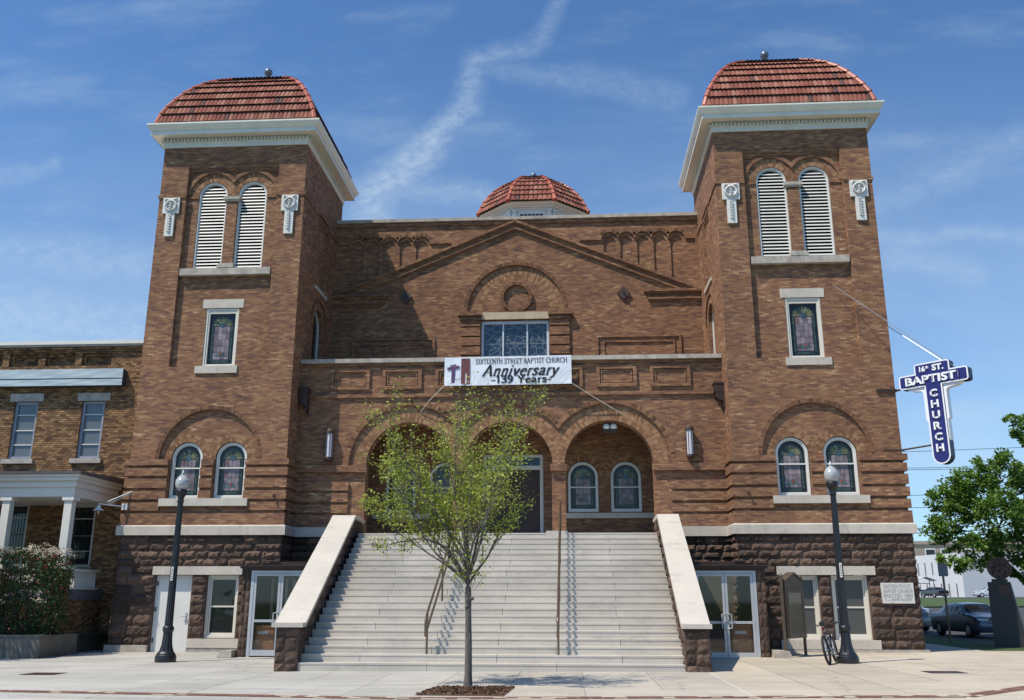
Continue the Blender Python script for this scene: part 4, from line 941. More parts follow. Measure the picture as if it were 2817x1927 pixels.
def handrail(x, label):
    r = empty('handrail', (x, -7.35, .34), label, 'handrail', 'stair handrails')
    y0, y1, z0 = -7.35, -.6, .34; sl = RI/RU
    top = lambda y: (y+7.87)*sl+.17+.86
    low = lambda y: top(y)-.38
    m = MB(Matrix.Translation((-x, 7.35, -.34)))
    yb = y0-.25
    pts = [(x, y1, low(y1)), (x, y0, low(y0)), (x, yb+.03, low(yb)-.02), (x, yb, low(yb)+.05), (x, yb, top(yb)-.06), (x, yb+.03, top(yb)), (x, y0, top(y0)), (x, y1, top(y1)), (x, y1+.3, top(y1)), (x, y1+.3, low(y1)), (x, y1, low(y1))]
    m.tube(pts, .030, 8); m.build('rail', M_rail, r)
    for k in (1, 8, 14, 20):
        y = -7.87+k*RU+.17; z = (k+1)*RI; p = MB(Matrix.Translation((-x, 7.35, -.34))); p.tube([(x, y, z), (x, y, top(y))], .028, 8); p.build('post', M_rail, r)
handrail(-1.33, 'bronze handrail on the steps behind the street tree, the left one of two'); handrail(1.76, 'bronze handrail on the steps to the right of the street tree')

# ------------------------------------------------------------ fixtures on the church
GL = {
 'S': (.56, [[(.50,.80),(.44,.95),(.28,1),(.12,.93),(.08,.76),(.18,.62),(.38,.46),(.48,.30),(.44,.1),(.26,0),(.1,.06),(.05,.22)]], []),
 'I': (.30, [[(.15,0),(.15,1)]], [(.15,0),(.15,1)]), 'X': (.66, [[(.06,1),(.60,0)],[(.60,1),(.06,0)]], [(.06,0),(.60,0),(.06,1),(.60,1)]),
 'T': (.62, [[(.31,0),(.31,1)],[(.03,.98),(.59,.98)],[(.03,.98),(.03,.82)],[(.59,.98),(.59,.82)]], [(.31,0)]),
 'E': (.56, [[(.12,0),(.12,1)],[(.12,.98),(.50,.98),(.50,.84)],[(.12,.52),(.38,.52)],[(.12,.02),(.52,.02),(.53,.18)]], [(.12,0),(.12,1)]),
 'N': (.74, [[(.12,0),(.12,1)],[(.12,1),(.62,0)],[(.62,0),(.62,1)]], [(.12,0),(.12,1),(.62,1)]),
 'H': (.74, [[(.12,0),(.12,1)],[(.62,0),(.62,1)],[(.12,.52),(.62,.52)]], [(.12,0),(.12,1),(.62,0),(.62,1)]),
 'R': (.66, [[(.12,0),(.12,1)],[(.12,.98),(.36,.98),(.5,.88),(.5,.66),(.36,.54),(.12,.54)],[(.32,.54),(.62,0)]], [(.12,0),(.12,1),(.62,0)]),
 'B': (.60, [[(.12,0),(.12,1)],[(.12,.98),(.34,.98),(.46,.88),(.46,.66),(.34,.54),(.12,.54)],[(.34,.54),(.52,.42),(.53,.16),(.38,.02),(.12,.02)]], [(.12,0),(.12,1)]),
 'A': (.74, [[(.06,0),(.37,1)],[(.37,1),(.68,0)],[(.18,.35),(.57,.35)]], [(.06,0),(.68,0)]),
 'P': (.58, [[(.12,0),(.12,1)],[(.12,.98),(.36,.98),(.5,.88),(.5,.62),(.36,.48),(.12,.48)]], [(.12,0),(.12,1)]),
 'C': (.70, [[(.66,.78),(.58,.94),(.40,1),(.2,.92),(.08,.7),(.06,.5),(.08,.28),(.2,.08),(.4,0),(.58,.07),(.67,.24)]], []),
 'U': (.72, [[(.12,1),(.12,.3),(.18,.08),(.36,0),(.54,.08),(.6,.3),(.6,1)]], [(.12,1),(.6,1)]),
 'n': (.54, [[(.12,0),(.12,.64)],[(.12,.45),(.22,.6),(.34,.66),(.43,.56),(.43,0)]], [(.12,0),(.43,0)]),
 'i': (.26, [[(.12,0),(.12,.64)],[(.12,.88),(.13,.93)]], [(.12,0)]), 'v': (.48, [[(.05,.64),(.23,0)],[(.23,0),(.42,.64)]], []),
 'e': (.48, [[(.08,.36),(.42,.40),(.41,.56),(.28,.66),(.14,.58),(.06,.34),(.12,.1),(.26,0),(.43,.1)]], []),
 'r': (.38, [[(.12,0),(.12,.64)],[(.12,.45),(.21,.61),(.34,.64)]], [(.12,0)]),
 's': (.40, [[(.34,.52),(.29,.64),(.18,.66),(.08,.56),(.12,.42),(.28,.3),(.34,.18),(.27,.03),(.14,0),(.05,.12)]], []),
 'a': (.52, [[(.1,.54),(.22,.66),(.36,.62),(.40,.48),(.40,.06),(.48,.02)],[(.4,.38),(.2,.32),(.08,.18),(.14,.02),(.28,.03),(.4,.16)]], []),
 'y': (.50, [[(.05,.64),(.24,.05)],[(.44,.64),(.20,-.14),(.04,-.26)]], []), 'Y': (.66, [[(.05,1),(.33,.5)],[(.61,1),(.33,.5),(.33,0)]], [(.05,1),(.61,1),(.33,0)]),
 '1': (.42, [[(.22,0),(.22,1)],[(.07,.84),(.22,.98)]], [(.22,0)]),
 '3': (.52, [[(.07,.85),(.2,1),(.38,.93),(.42,.75),(.32,.58),(.18,.54)],[(.18,.54),(.38,.48),(.46,.28),(.38,.06),(.2,0),(.05,.1)]], []),
 '9': (.54, [[(.44,.66),(.36,.48),(.18,.46),(.07,.62),(.1,.88),(.26,1),(.42,.88),(.46,.6),(.36,.2),(.14,0)]], []),
 '-': (.36, [[(.04,.36),(.30,.36)],[(.04,.39),(.30,.39)]], []), ' ': (.28, [], [])}
def hull(P):
    P = sorted(set(P)); cr = lambda o, a, b: (a[0]-o[0])*(b[1]-o[1])-(a[1]-o[1])*(b[0]-o[0]); lo, hi = [], []
    for p in P:
        while len(lo) > 1 and cr(lo[-2], lo[-1], p) <= 0: lo.pop()
        lo.append(p)
    for p in reversed(P):
        while len(hi) > 1 and cr(hi[-2], hi[-1], p) <= 0: hi.pop()
        hi.append(p)
    return lo[:-1]+hi[:-1]
def serif_text(txt, px=.055, py=.02, shear=0.0, sw=.09, gap=.05):
    vs, fs, x = [], [], 0
    def seg(a, b, w=px, h=py):
        H_ = hull([(q[0]+i*w, q[1]+j*h) for q in (a, b) for i in (-1, 1) for j in (-1, 1)]); k = len(vs)
        vs.extend((p[0]+x+shear*p[1], p[1], 0) for p in H_); fs.append(tuple(range(k, k+len(H_))))
    for ch in txt:
        wd, st_, sf = GL[ch]
        for pl in st_:
            for a, b in zip(pl, pl[1:]): seg(a, b)
        for q in sf: seg((q[0]-sw-px, q[1]), (q[0]+sw+px, q[1]), .01, .02)
        x += wd+gap
    return vs, fs
# banner
def wob(x, z): return .014*math.sin(x*3.1+z*2)+.006*math.sin(x*7.3-z*5)+.003*math.sin(z*11+x*2)
bn = empty('banner', (0, .78, 8.65), 'white anniversary banner with black lettering hung below the parapet over the middle arch', 'banner')
mb = MB(Matrix.Translation((0, -.78, -8.65))); nx, nz = 60, 14; X0, X1 = -2.2, 2.18
vs = []
for k in (0, .006):
    for j in range(nz+1):
        for i in range(nx+1):
            u, v = i/nx, j/nz; x = X0+(X1-X0)*u; zt_, zb_ = 9.67+.03*u, 8.66+.03*u; z = zb_+(zt_-zb_)*v; vs.append((x, .78+wob(x, z)+k, z))
N = (nx+1)*(nz+1); q = lambda o: [(o+j*(nx+1)+i, o+j*(nx+1)+i+1, o+(j+1)*(nx+1)+i+1, o+(j+1)*(nx+1)+i) for j in range(nz) for i in range(nx)]
mb.add(vs, q(0)+q(N)); mb.build('sheet', plain('banner_vinyl', (.80, .83, .88), .45, nscale=1.5, namt=.04), bn, True)
M_ink = plain('black_ink', (.012, .012, .014), .5, namt=.1)
BZ = lambda x, f: 8.66+.03*(x-X0)/(X1-X0)+f*1.01
def btxt(txt, x0, x1, f0, f1, shear, bold):
    t = MB(Matrix.Translation((0, -.78, -8.65))); _TX[(txt, shear, bold)] = serif_text(txt, bold, bold*.6, shear, .05, .07); put_text(t, txt, x0, x1, 0, 1, 0, shear, bold)
    t.v = [(p[0], p[1], BZ(p[0], f0+(f1-f0)*(p[2]+8.65))-8.65) for p in t.v]
    t.v = [(p[0], wob(p[0], p[2]+8.65)-.014, p[2]) for p in t.v]
    t.build('lettering', M_ink, bn)
btxt("SIXTEENTH STREET BAPTIST CHURCH", -1.12, 2.03, .74, .93, 0, .062)
btxt("Anniversary", -.92, 1.78, .21, .71, .28, .07)
btxt("-139 Years-", -.58, 1.48, .06, .325, 0, .085)
M_maroon = plain('print_maroon', (.16, .05, .055), .6, namt=.25); M_purple = plain('print_purple', (.10, .045, .14), .6)
mb = MB(Matrix.Translation((0, -.78, -8.65)))
mb.add([(-1.62, .757+wob(-1.62, 9.2), BZ(-1.62, .06)), (-1.32, .757+wob(-1.32, 9.2), BZ(-1.32, .06)), (-1.32, .757+wob(-1.32, 9.2), BZ(-1.32, .95)), (-1.62, .757+wob(-1.62, 9.2), BZ(-1.62, .95))], [(0, 1, 2, 3)])
mb.build('printed_tower', M_maroon, bn)
mb = MB(Matrix.Translation((0, -.78, -8.65)))
def bp(P, dy=0): mb.add([(x, .757+dy+wob(x, 9.2), BZ(x, f)) for x, f in P], [tuple(range(len(P)))])
bp([(-2.10, .54), (-1.69, .60), (-1.68, .70), (-2.10, .64)]); bp([(-2.0, .66), (-1.78, .695), (-1.79, .75), (-1.99, .72)]); bp([(-1.95, .56), (-1.83, .58), (-1.84, .12), (-1.90, .08), (-1.96, .13)])
bp([(-1.68, .64), (-1.62, .64), (-1.62, .66), (-1.68, .66)]); bp([(-1.84, .21), (-1.62, .235), (-1.62, .25), (-1.84, .225)])
mb.build('printed_sign', M_purple, bn)
mb = MB(Matrix.Translation((0, -.78, -8.65)))
bp([(-1.48, .07), (-1.43, .07), (-1.42, .38), (-1.45, .44), (-1.48, .38)], -.004); mb.build('printed_window', M_white, bn)
def rope(name, pts, r, m, label, cat, group=None):
    b = Vector(pts[0]); mb = MB(Matrix.Translation(-b)); mb.tube(pts, r, 5); o = mb.build(name, m); o.location = b; tag(o, label, cat, group); return o
M_rope = plain('rope', (.55, .5, .42), .8)
rope('guy_rope', [(-2.19, .77, 8.68), (-2.75, .9, 8.15), (-3.05, 1.12, 7.82)], .014, M_rope, 'thin rope from the lower left banner corner down to the left arch', 'rope', 'ropes holding the banner')
rope('guy_rope', [(2.19, .77, 8.70), (3.0, .95, 8.2), (3.86, 1.13, 7.70)], .014, M_rope, 'thin rope from the lower right banner corner down to the right arch', 'rope', 'ropes holding the banner')

# wall lanterns
def lantern(x, label):
    o = empty('wall_lantern', (x, PY, 6.12), label, 'wall lantern', 'cylindrical wall lanterns beside the arches'); y = -.16
    m = MB(); m.lathe([(0, 1.14), (.05, 1.13), (.135, 1.04), (.145, 1.02), (.145, .93), (.13, .93)], (0, y, 0), 16); m.build('top_cap', M_rust, o)
    m = MB(); m.lathe([(.13, .12), (.145, .12), (.145, .05), (.10, .0), (.02, -.03), (0, -.03)], (0, y, 0), 16); m.box(-.09, .09, y, 0.0, .0, .10); m.build('bottom_cap', M_rust, o); m = MB(); m.box(-.09, .09, y+.05, 0.0, .95, 1.05); m.build('wall_bracket', M_rust, o)
    m = MB(); m.lathe([(.118, .12), (.118, .93)], (0, y, 0), 16); m.build('diffuser', plain('opal_glass', (.66, .64, .68), .3, namt=.03), o)
    for a in (-2.7, -2.05, -1.2, -.45):
        m = MB(); c = (.128*math.cos(a), y+.128*math.sin(a)); m.box(c[0]-.009, c[0]+.009, c[1]-.009, c[1]+.009, .12, .93); m.build('bar', M_brown, o)
lantern(-6.14, 'tall lantern on the shaded wall left of the arches'); lantern(6.09, 'tall lantern on the sunlit wall right of the arches')
for x, lab in ((-7.13, 'dark metal rainwater box in the shaded corner by the left tower'), (7.14, 'dark metal rainwater box in the sunlit corner by the right tower')):
    mb = MB(); o = empty('rainwater_head', (x, PY, 8.0), lab, 'rainwater head', 'rainwater heads')
    mb.prism([(-.16, .62), (-.16, .40), (-.13, .36), (-.13, .2), (-.02, .08), (.10, .05), (.10, -.12), (.16, -.25), (.17, .05), (.17, .62)], -.30, -.0); mb.box(-.18, .18, -.32, 0, .62, .68); mb.box(-.165, .165, -.31, 0, .34, .38); mb.build('hopper', M_brown, o)
# porch floodlight
fl = empty('floodlight', (3.47, PY+.3, 7.2), 'twin white bulb floodlight under the right hand arch', 'floodlight')
m = MB(); m.box(-.24, .24, -.06, .1, -.1, .0); m.tube([(-.2, 0, -.1), (.2, 0, -.1)], .05, 8); m.build('bracket', M_brown, fl)
for s in (-1, 1):
    m = MB(); m.lathe([(.02, .0), (.11, .02), (.12, .1), (.08, .18), (0, .21)], (s*.12, 0, 0), 12); m.build('bulb', M_white, fl, True)

# gooseneck lamp on left tower corner
gl_ = empty('bracket_lamp', (-12.6, -.06, 4.5), 'small white enamel lamp on a bracket at the corner of the left tower', 'lamp')
m = MB(); m.box(-.09, .09, -.1, .0, -.1, .1); m.build('junction_box', M_white, gl_)
m = MB(); m.tube([(0, -.1, 0), (-.55, -.5, .05), (-.62, -.56, .06), (-.62, -.56, -.0)], .02, 6); m.tube([(.18, -.0, .52), (-.45, -.42, .12)], .02, 6); m.tube([(.15, -.0, .46), (-.4, -.38, .06)], .014, 6); m.build('arm', M_white, gl_)
m = MB(); m.lathe([(.0, .02), (.05, .0), (.06, -.06), (.09, -.1), (.17, -.145), (.18, -.16), (.06, -.13), (0, -.12)], (-.62, -.56, 0), 16); m.build('shade', M_white, gl_, True)
m = MB(); m.lathe([(.0, -.12), (.035, -.13), (.04, -.2), (.02, -.26), (0, -.27)], (-.62, -.56, 0), 10); m.build('bulb', M_lampglass, gl_, True)
for x, z, lab in ((-7.62, 4.86, 'tiny dark outlet pipe low on the left tower wall'), (7.72, 4.88, 'tiny dark outlet pipe low on the right tower wall')):
    mb = MB(Matrix.Translation((-x, 0, -z))); mb.tube([(x, -.06, z), (x, -.15, z-.01)], .045, 8); mb.tube([(x, -.15, z-.01), (x+.02, -.2, z-.05)], [.03, .035], 8); o = mb.build('outlet_pipe', M_rust); o.location = (x, 0, z); tag(o, lab, 'pipe', 'small pipes on the tower walls')

# ------------------------------------------------------------ neon sign, set diagonally off the right tower corner
a45 = PI/4; ang = -a45
SG = Matrix(((math.cos(ang), -math.sin(ang), 0, 12.72), (math.sin(ang), math.cos(ang), 0, -.02), (0, 0, 1, 0), (0, 0, 0, 1)))   # x = outward, y = back, -y = face
base = SG @ Vector((1.24, 0, 5.63)); sign = empty('neon_sign', base, 'blue and white cross shaped sign with neon lettering on brackets off the right tower', 'sign')
MS = Matrix.Translation(-base) @ SG
M_navy = plain('navy_enamel', (.020, .018, .14), .3, namt=.08); M_navy2 = plain('dark_blue_side', (.012, .02, .06), .4); M_swhite = plain('sign_white', (.82, .83, .85), .4, namt=.03)
def rr(x0, x1, z0, z1, r, n=6):
    P = []
    for cx, cz, a in ((x1-r, z0+r, -PI/2), (x1-r, z1-r, 0), (x0+r, z1-r, PI/2), (x0+r, z0+r, PI)): P += arcpts(cx, cz, r, a, a+PI/2, n)
    return P
cxs = 1.225
def cross(e, bot=5.63):
    w = .255+e; P = arcpts(cxs, bot+.255, w, PI, 2*PI, 14)
    r = max(.02, .07+e)
    P += [(cxs+w, 8.10-e), (2.30+e-r, 8.10-e)]+arcpts(2.30+e-r, 8.10-e+r, r, -PI/2, 0, 4)+arcpts(2.30+e-r, 8.50+e-r, r, 0, PI/2, 4)+[(1.77+e, 8.50+e)]+arcpts(1.77+e-r, 8.81+e-r, r, 0, PI/2, 4)+arcpts(.70-e+r, 8.81+e-r, r, PI/2, PI, 4)+[(.70-e, 8.50+e)]
    P += arcpts(.17-e+r, 8.50+e-r, r, PI/2, PI, 4)+arcpts(.17-e+r, 8.10-e+r, r, PI, 1.5*PI, 4)+[(cxs-w, 8.10-e)]
    return P
m = MB(MS); m.prism(cross(.02), -.15, .15); m.build('cabinet_body', M_navy2, sign)
m = MB(MS)
wing_l = [(.35, 8.08), (.50, 8.00), (.80, 7.96), (.865, 7.90), (.865, 7.02), (.92, 6.96), (.92, 6.36), (.97, 6.30), (.98, 8.08)]
m.prism(wing_l, -.11, .11); m.prism([(2*cxs-x, z) for x, z in wing_l], -.11, .11); build_each(m, 'white_fin', M_swhite, sign)
for y0, y1 in ((-.160, -.150), (.150, .160)):
    m = MB(MS); m.prism(cross(.02), y0, y1); m.build('white_border', M_swhite, sign)
    m = MB(MS); m.prism(cross(-.022), (y0-.006 if y0 < 0 else y1), (y0 if y0 < 0 else y1+.006)); m.build('blue_face', M_navy, sign)
M_letter = plain('letter_white', (.85, .86, .88), .35, namt=.02)
def letters(txt, x0, x1, z0, z1, back=False):
    t = MB(MS)
    if back: put_text(t, txt, -x1, -x0, z0, z1, 0, 0, .055); t.v = []; 
    vs, fs = text_mesh(txt, 0, .035); a = min(v[0] for v in vs); b = max(v[0] for v in vs); c = min(v[1] for v in vs); d = max(v[1] for v in vs)
    for y0, y1 in ((-.205, -.166),):
        P = [(x0+(v[0]-a)/(b-a)*(x1-x0), y0, z0+(v[1]-c)/(d-c)*(z1-z0)) for v in vs]; Q = [(p[0], y1, p[2]) for p in P]
        t.add(P+Q, fs+[tuple(i+len(P) for i in f) for f in fs])
        ed = {}
        for f in fs:
            for i in range(len(f)): e = (f[i], f[(i+1) % len(f)]); k = tuple(sorted(e)); ed[k] = ed.get(k, 0)+1
        n = len(P); t.add(P+Q, [(e[0], e[1], e[1]+n, e[0]+n) for e, k in ed.items() if k == 1])
    return t
for args in (("BAPTIST", .37, 1.98, 8.17, 8.43), ("16", .86, 1.04, 8.55, 8.73), ("th", 1.06, 1.15, 8.63, 8.72), ("ST.", 1.26, 1.62, 8.53, 8.73)):
    letters(*args).build('lettering', M_letter, sign)
z = 7.95
for ch in "CHURCH":
    letters(ch, cxs-.12, cxs+.12, z-.24, z).build('lettering', M_letter, sign); z -= .345
tb = MB(MS); M_tube = plain('neon_tube', (.30, .30, .33), .3)
z = 7.95
for ch in "CHURCH":
    tb.tube([(cxs-.05, -.225, z-.20), (cxs-.05, -.225, z-.04)], .012, 5); tb.tube([(cxs+.06, -.225, z-.20), (cxs+.06, -.225, z-.13)], .012, 5); z -= .345
for i in range(7): tb.tube([(.45+i*.265, -.225, 8.2), (.45+i*.265, -.225, 8.40)], .012, 5)
build_each(tb, 'neon_tube', M_tube, sign)
m = MB(Matrix.Translation(-base)); m.tube([(12.68, .0, 8.13), tuple(SG @ Vector((.22, 0, 8.16)))], .035, 6); m.box(12.05, 12.68, -.06, -.0, 8.08, 8.18); m.build('upper_bracket', M_brown, sign)
m = MB(Matrix.Translation(-base)); m.tube([(12.68, .0, 6.20), tuple(SG @ Vector((1.0, 0, 6.25)))], .03, 6); m.box(12.05, 12.70, -.12, -.09, 6.14, 6.20); m.build('lower_bracket', M_brown, sign)
M_cable = plain('steel_cable', (.5, .5, .5), .4, .5)
rope('guy_wire', [(11.0, 0.0, 11.78), tuple(SG @ Vector((1.95, .0, 8.52)))], .012, M_cable, 'steel wire from the right tower front to the blue sign, the lower of the pair', 'wire', 'guy wires of the sign')
rope('guy_wire', [(12.66, 1.6, 11.2), tuple(SG @ Vector((1.85, .12, 8.52)))], .012, M_cable, 'steel wire from the far side of the right tower to the blue sign', 'wire', 'guy wires of the sign')

# ------------------------------------------------------------ street lamps
def street_lamp(x, y, label):
    o = empty('street_lamp', (x, y, gz(x, y)), label, 'street lamp', 'black street lamps with acorn globes')
    m = MB(); m.lathe([(.27, -.02), (.275, .10), (.262, .17), (.24, .19), (.235, .22), (.19, .27)], n=24); m.build('base', M_black, o, False)
    m = MB(); m.lathe([(.19, .27), (.165, .34), (.14, .44), (.125, .60), (.118, .76)], n=24, flute=.09); m.build('flared_foot', M_black, o)
    m = MB(); m.lathe([(.118, .76), (.14, .78), (.148, .84), (.14, .90), (.112, .92)], n=20); m.build('collar', M_black, o, True)
    m = MB(); m.lathe([(.108, .92), (.074, 4.22)], n=24, flute=.10); m.build('shaft', M_black, o)
    m = MB(); m.lathe([(.075, 4.20), (.10, 4.23), (.075, 4.27), (.085, 4.33), (.12, 4.40), (.15, 4.46), (.155, 4.53), (.13, 4.56)], n=20); m.build('capital', M_black, o, True)
    g = MB(); g.lathe([(.125, 4.555), (.16, 4.60), (.185, 4.68), (.190, 4.76), (.175, 4.83), (.165, 4.84), (.14, 4.89), (.09, 4.94), (.05, 4.965), (.045, 4.99)], n=24, flute=.03); gl = g.build('globe', M_lampglass, o, True)
    m = MB(); m.lathe([(.045, 4.985), (.06, 5.0), (.03, 5.03), (.035, 5.06), (0, 5.11)], n=12); m.build('finial', M_alu, gl, True)
    m = MB(); m.box(-.03, .03, -.108, -.094, 2.1, 2.46); m.build('sticker', M_white, o)
    for k in range(5): 
        t = MB(); t.box(-.018, .018, -.1095, -.108, 2.14+k*.06, 2.165+k*.06); t.build('lettering', M_ink, o)
street_lamp(-8.72, -4.75, 'black fluted street lamp in front of the white service door'); street_lamp(9.00, -4.95, 'black fluted street lamp with a bicycle leaning on it')

# ------------------------------------------------------------ notice board
nb = empty('notice_board', (8.36, -2.2, gz(8, 0)), 'bronze glazed notice board on two posts in front of the right tower base', 'notice board', rz=math.atan2(1.25, .92))
M_bz = plain('bronze_paint', (.115, .085, .062), .5, .3)
for s in (-1, 1):
    m = MB(); m.tube([(s*.66, 0, -.02), (s*.66, 0, 2.16)], .045, 10); m.lathe([(.05, 2.16), (.06, 2.19), (.04, 2.24), (0, 2.26)], (s*.66, 0, 0), 10); m.build('post', M_bz, nb)
m = MB(); m.box(-.58, .58, -.09, .09, .50, 1.86); m.prism([(-.58, 1.86), (.58, 1.86), (.58, 2.05), (0, 2.24), (-.58, 2.05)], -.08, .08); cb = m.build('cabinet', M_bz, nb)
m = MB(); m.panel(rect(-.58, .58, .50, 1.86), [rect(-.46, .46, .66, 1.74)], -.11, [.02]); m.build('door_frame', M_bz, cb)
m = MB(); m.quad((-.46, -.093, .66), (.46, -.093, .66), (.46, -.093, 1.74), (-.46, -.093, 1.74)); m.build('pane', glass_mat('notice_glass', (.13, .12, .085), .15, .6), cb)
m = MB(); m.prism([(-.62, 2.05), (0, 2.26), (.62, 2.05), (.62, 2.09), (0, 2.31), (-.62, 2.09)], -.12, .12); m.build('gable', M_bz, nb)
m = MB(); m.box(-.66, .66, -.02, .02, 1.60, 1.66); m.build('rail', M_bz, nb)

# ------------------------------------------------------------ bicycle leaning on the right lamp
bk = empty('bicycle', (8.62, -5.02, gz(8, 0)), 'dark mountain bicycle leaning against the right street lamp', 'bicycle', rz=math.atan2(.93, .42))
bk.rotation_euler = (R(-9), 0, math.atan2(.93, .42)); 
M_tyre = plain('rubber', (.015, .014, .014), .8); M_frame = plain('bike_frame', (.10, .10, .12), .35, .4, namt=.1); M_red = plain('red_paint', (.35, .02, .02), .4)
def wheel(x, name='wheel'):
    w = empty(name, (x, 0, .35)); w.parent = bk; m = MB(); m.tube([(.325*math.cos(a), 0, .325*math.sin(a)) for a in [2*PI*i/30 for i in range(31)]], .033, 8, cap=False); m.build('tyre', M_tyre, w)
    m = MB(); m.tube([(.292*math.cos(a), 0, .292*math.sin(a)) for a in [2*PI*i/30 for i in range(31)]], .011, 6, cap=False); m.build('rim', M_brown, w)
    m = MB(); m.tube([(0, -.04, 0), (0, .04, 0)], .025, 8)
    for i in range(20):
        a = 2*PI*i/20; m.tube([(.02*math.cos(a+.6), .02*(-1)**i, .02*math.sin(a+.6)), (.29*math.cos(a), 0, .29*math.sin(a))], .0022, 4)
    m.build('spokes', M_alu, w)
wheel(-.52); wheel(.54)
m = MB()
BBk, ST, HT, HB, RA, FA = (-.08, 0, .30), (-.20, 0, .78), (.36, 0, .82), (.40, 0, .70), (-.52, 0, .35), (.54, 0, .35)
m.tube([BBk, ST], .018, 8); m.tube([ST, HT], .018, 8); m.tube([BBk, HB], .022, 8); m.tube([HT, HB], .024, 8)
for s in (-.05, .05): m.tube([(BBk[0], s*.6, BBk[2]), (RA[0], s, RA[2])], .011, 6); m.tube([(ST[0], s*.4, ST[2]-.04), (RA[0], s, RA[2])], .011, 6)
m.build('frame', M_frame, bk)
m = MB(); m.tube([HB, (.43, 0, .64)], .02, 8); m.tube([(.43, -.06, .66), (.43, .06, .66)], .02, 6)
for s in (-.06, .06): m.tube([(.43, s, .67), (.54, s, .35)], .017, 6)
m.build('fork', M_frame, bk)
m = MB(); m.tube([HT, (.33, 0, .93)], .016, 8); m.tube([(.33, 0, .93), (.28, -.10, .95), (.25, -.33, .96)], .013, 8); m.tube([(.33, 0, .93), (.28, .10, .95), (.25, .33, .96)], .013, 8); m.build('handlebar', M_black, bk)
for s in (-1, 1): m = MB(); m.tube([(.262, s*.24, .957), (.245, s*.36, .962)], .019, 8); m.tube([(.31, s*.16, .95), (.37, s*.26, .92)], .008, 5); m.build('grip', M_black, bk)
m = MB(); m.tube([ST, (-.24, 0, .95)], .014, 8); m.build('seat_post', M_alu, bk)
m = MB(); m.tube([(-.36, 0, .965), (-.30, 0, .975), (-.20, 0, .965), (-.10, 0, .962)], [.05, .07, .04, .018], 8); m.build('saddle', M_black, bk)
m = MB(); m.lathe([(.09, -.008), (.09, .008)], (0, 0, 0), 20); m.v = [(p[0]+BBk[0], p[2]-.05, p[1]+BBk[2]) for p in m.v]; m.tube([(BBk[0], -.06, .30), (BBk[0]+.1, -.08, .17)], .01, 6); m.tube([(BBk[0], .06, .30), (BBk[0]-.1, .08, .43)], .01, 6)
for dx, s, z in ((.1, -1, .17), (-.1, 1, .43)): m.box(BBk[0]+dx-.04, BBk[0]+dx+.04, s*.13-.04, s*.13+.04, z-.01, z+.01)
m.build('crankset', M_alu, bk)
m = MB(); m.tube([(-.24, .0, .86), (-.30, 0, .84)], .03, 8); m.build('rear_reflector', M_red, bk)

# ------------------------------------------------------------ trees
def leaf_mat(name, stops, trans=.25):
    m, g, bs = mat(name); at = g.new('ShaderNodeAttribute', attribute_name='tone'); c = g.ramp(at.outputs['Fac'], stops); g.link(c, bs.inputs['Base Color']); bs.inputs['Roughness'].default_value = .55
    bs.inputs['Specular IOR Level'].default_value = .35
    t = g.new('ShaderNodeBsdfTranslucent'); g.link(c, t.inputs[0]); mx = g.new('ShaderNodeMixShader'); mx.inputs[0].default_value = trans
    g.link(bs.outputs[0], mx.inputs[1]); g.link(t.outputs[0], mx.inputs[2]); g.link(mx.outputs[0], g.n['Material Output'].inputs[0]); return m
def bark_mat(name, a, b):
    m, g, bs = mat(name); geo = g.new('ShaderNodeNewGeometry'); mp = g.new('ShaderNodeMapping'); g.link(geo.outputs['Position'], mp.inputs[0]); mp.inputs['Scale'].default_value = (1, 1, .3)
    n = g.noise(mp.outputs[0], 28, 5, .65); g.link(g.ramp(n, [(.3, a), (.7, b)]), bs.inputs['Base Color']); bs.inputs['Roughness'].default_value = .9; bump(g, bs, n, .8, .02); return m
M_bark = bark_mat('grey_bark', (.06, .05, .042), (.20, .175, .15)); M_bark2 = bark_mat('dark_bark', (.03, .022, .016), (.09, .07, .05))
def leaf(vs, fs, tn, p, size, r, tone):
    d = Vector((r.gauss(0, 1), r.gauss(0, 1), r.gauss(0, .7))).normalized(); n = d.cross(Vector((r.gauss(0, 1), r.gauss(0, 1), r.gauss(0, 1)))).normalized()
    a = p; b = p+d*size*.5+n*size*.28; c = p+d*size; e = p+d*size*.5-n*size*.28; k = len(vs)
    vs += [tuple(a), tuple(b), tuple(c), tuple(e)]; fs.append((k, k+1, k+2, k+3)); tn.append(tone)
def leaf_obj(name, vs, fs, tn, m, parent):
    me = bpy.data.meshes.new(name); me.from_pydata(vs, [], fs); me.materials.append(m); at = me.attributes.new('tone', 'FLOAT', 'FACE'); at.data.foreach_set('value', tn); me.update()
    o = bpy.data.objects.new(name, me); col.objects.link(o); o.parent = parent; return o

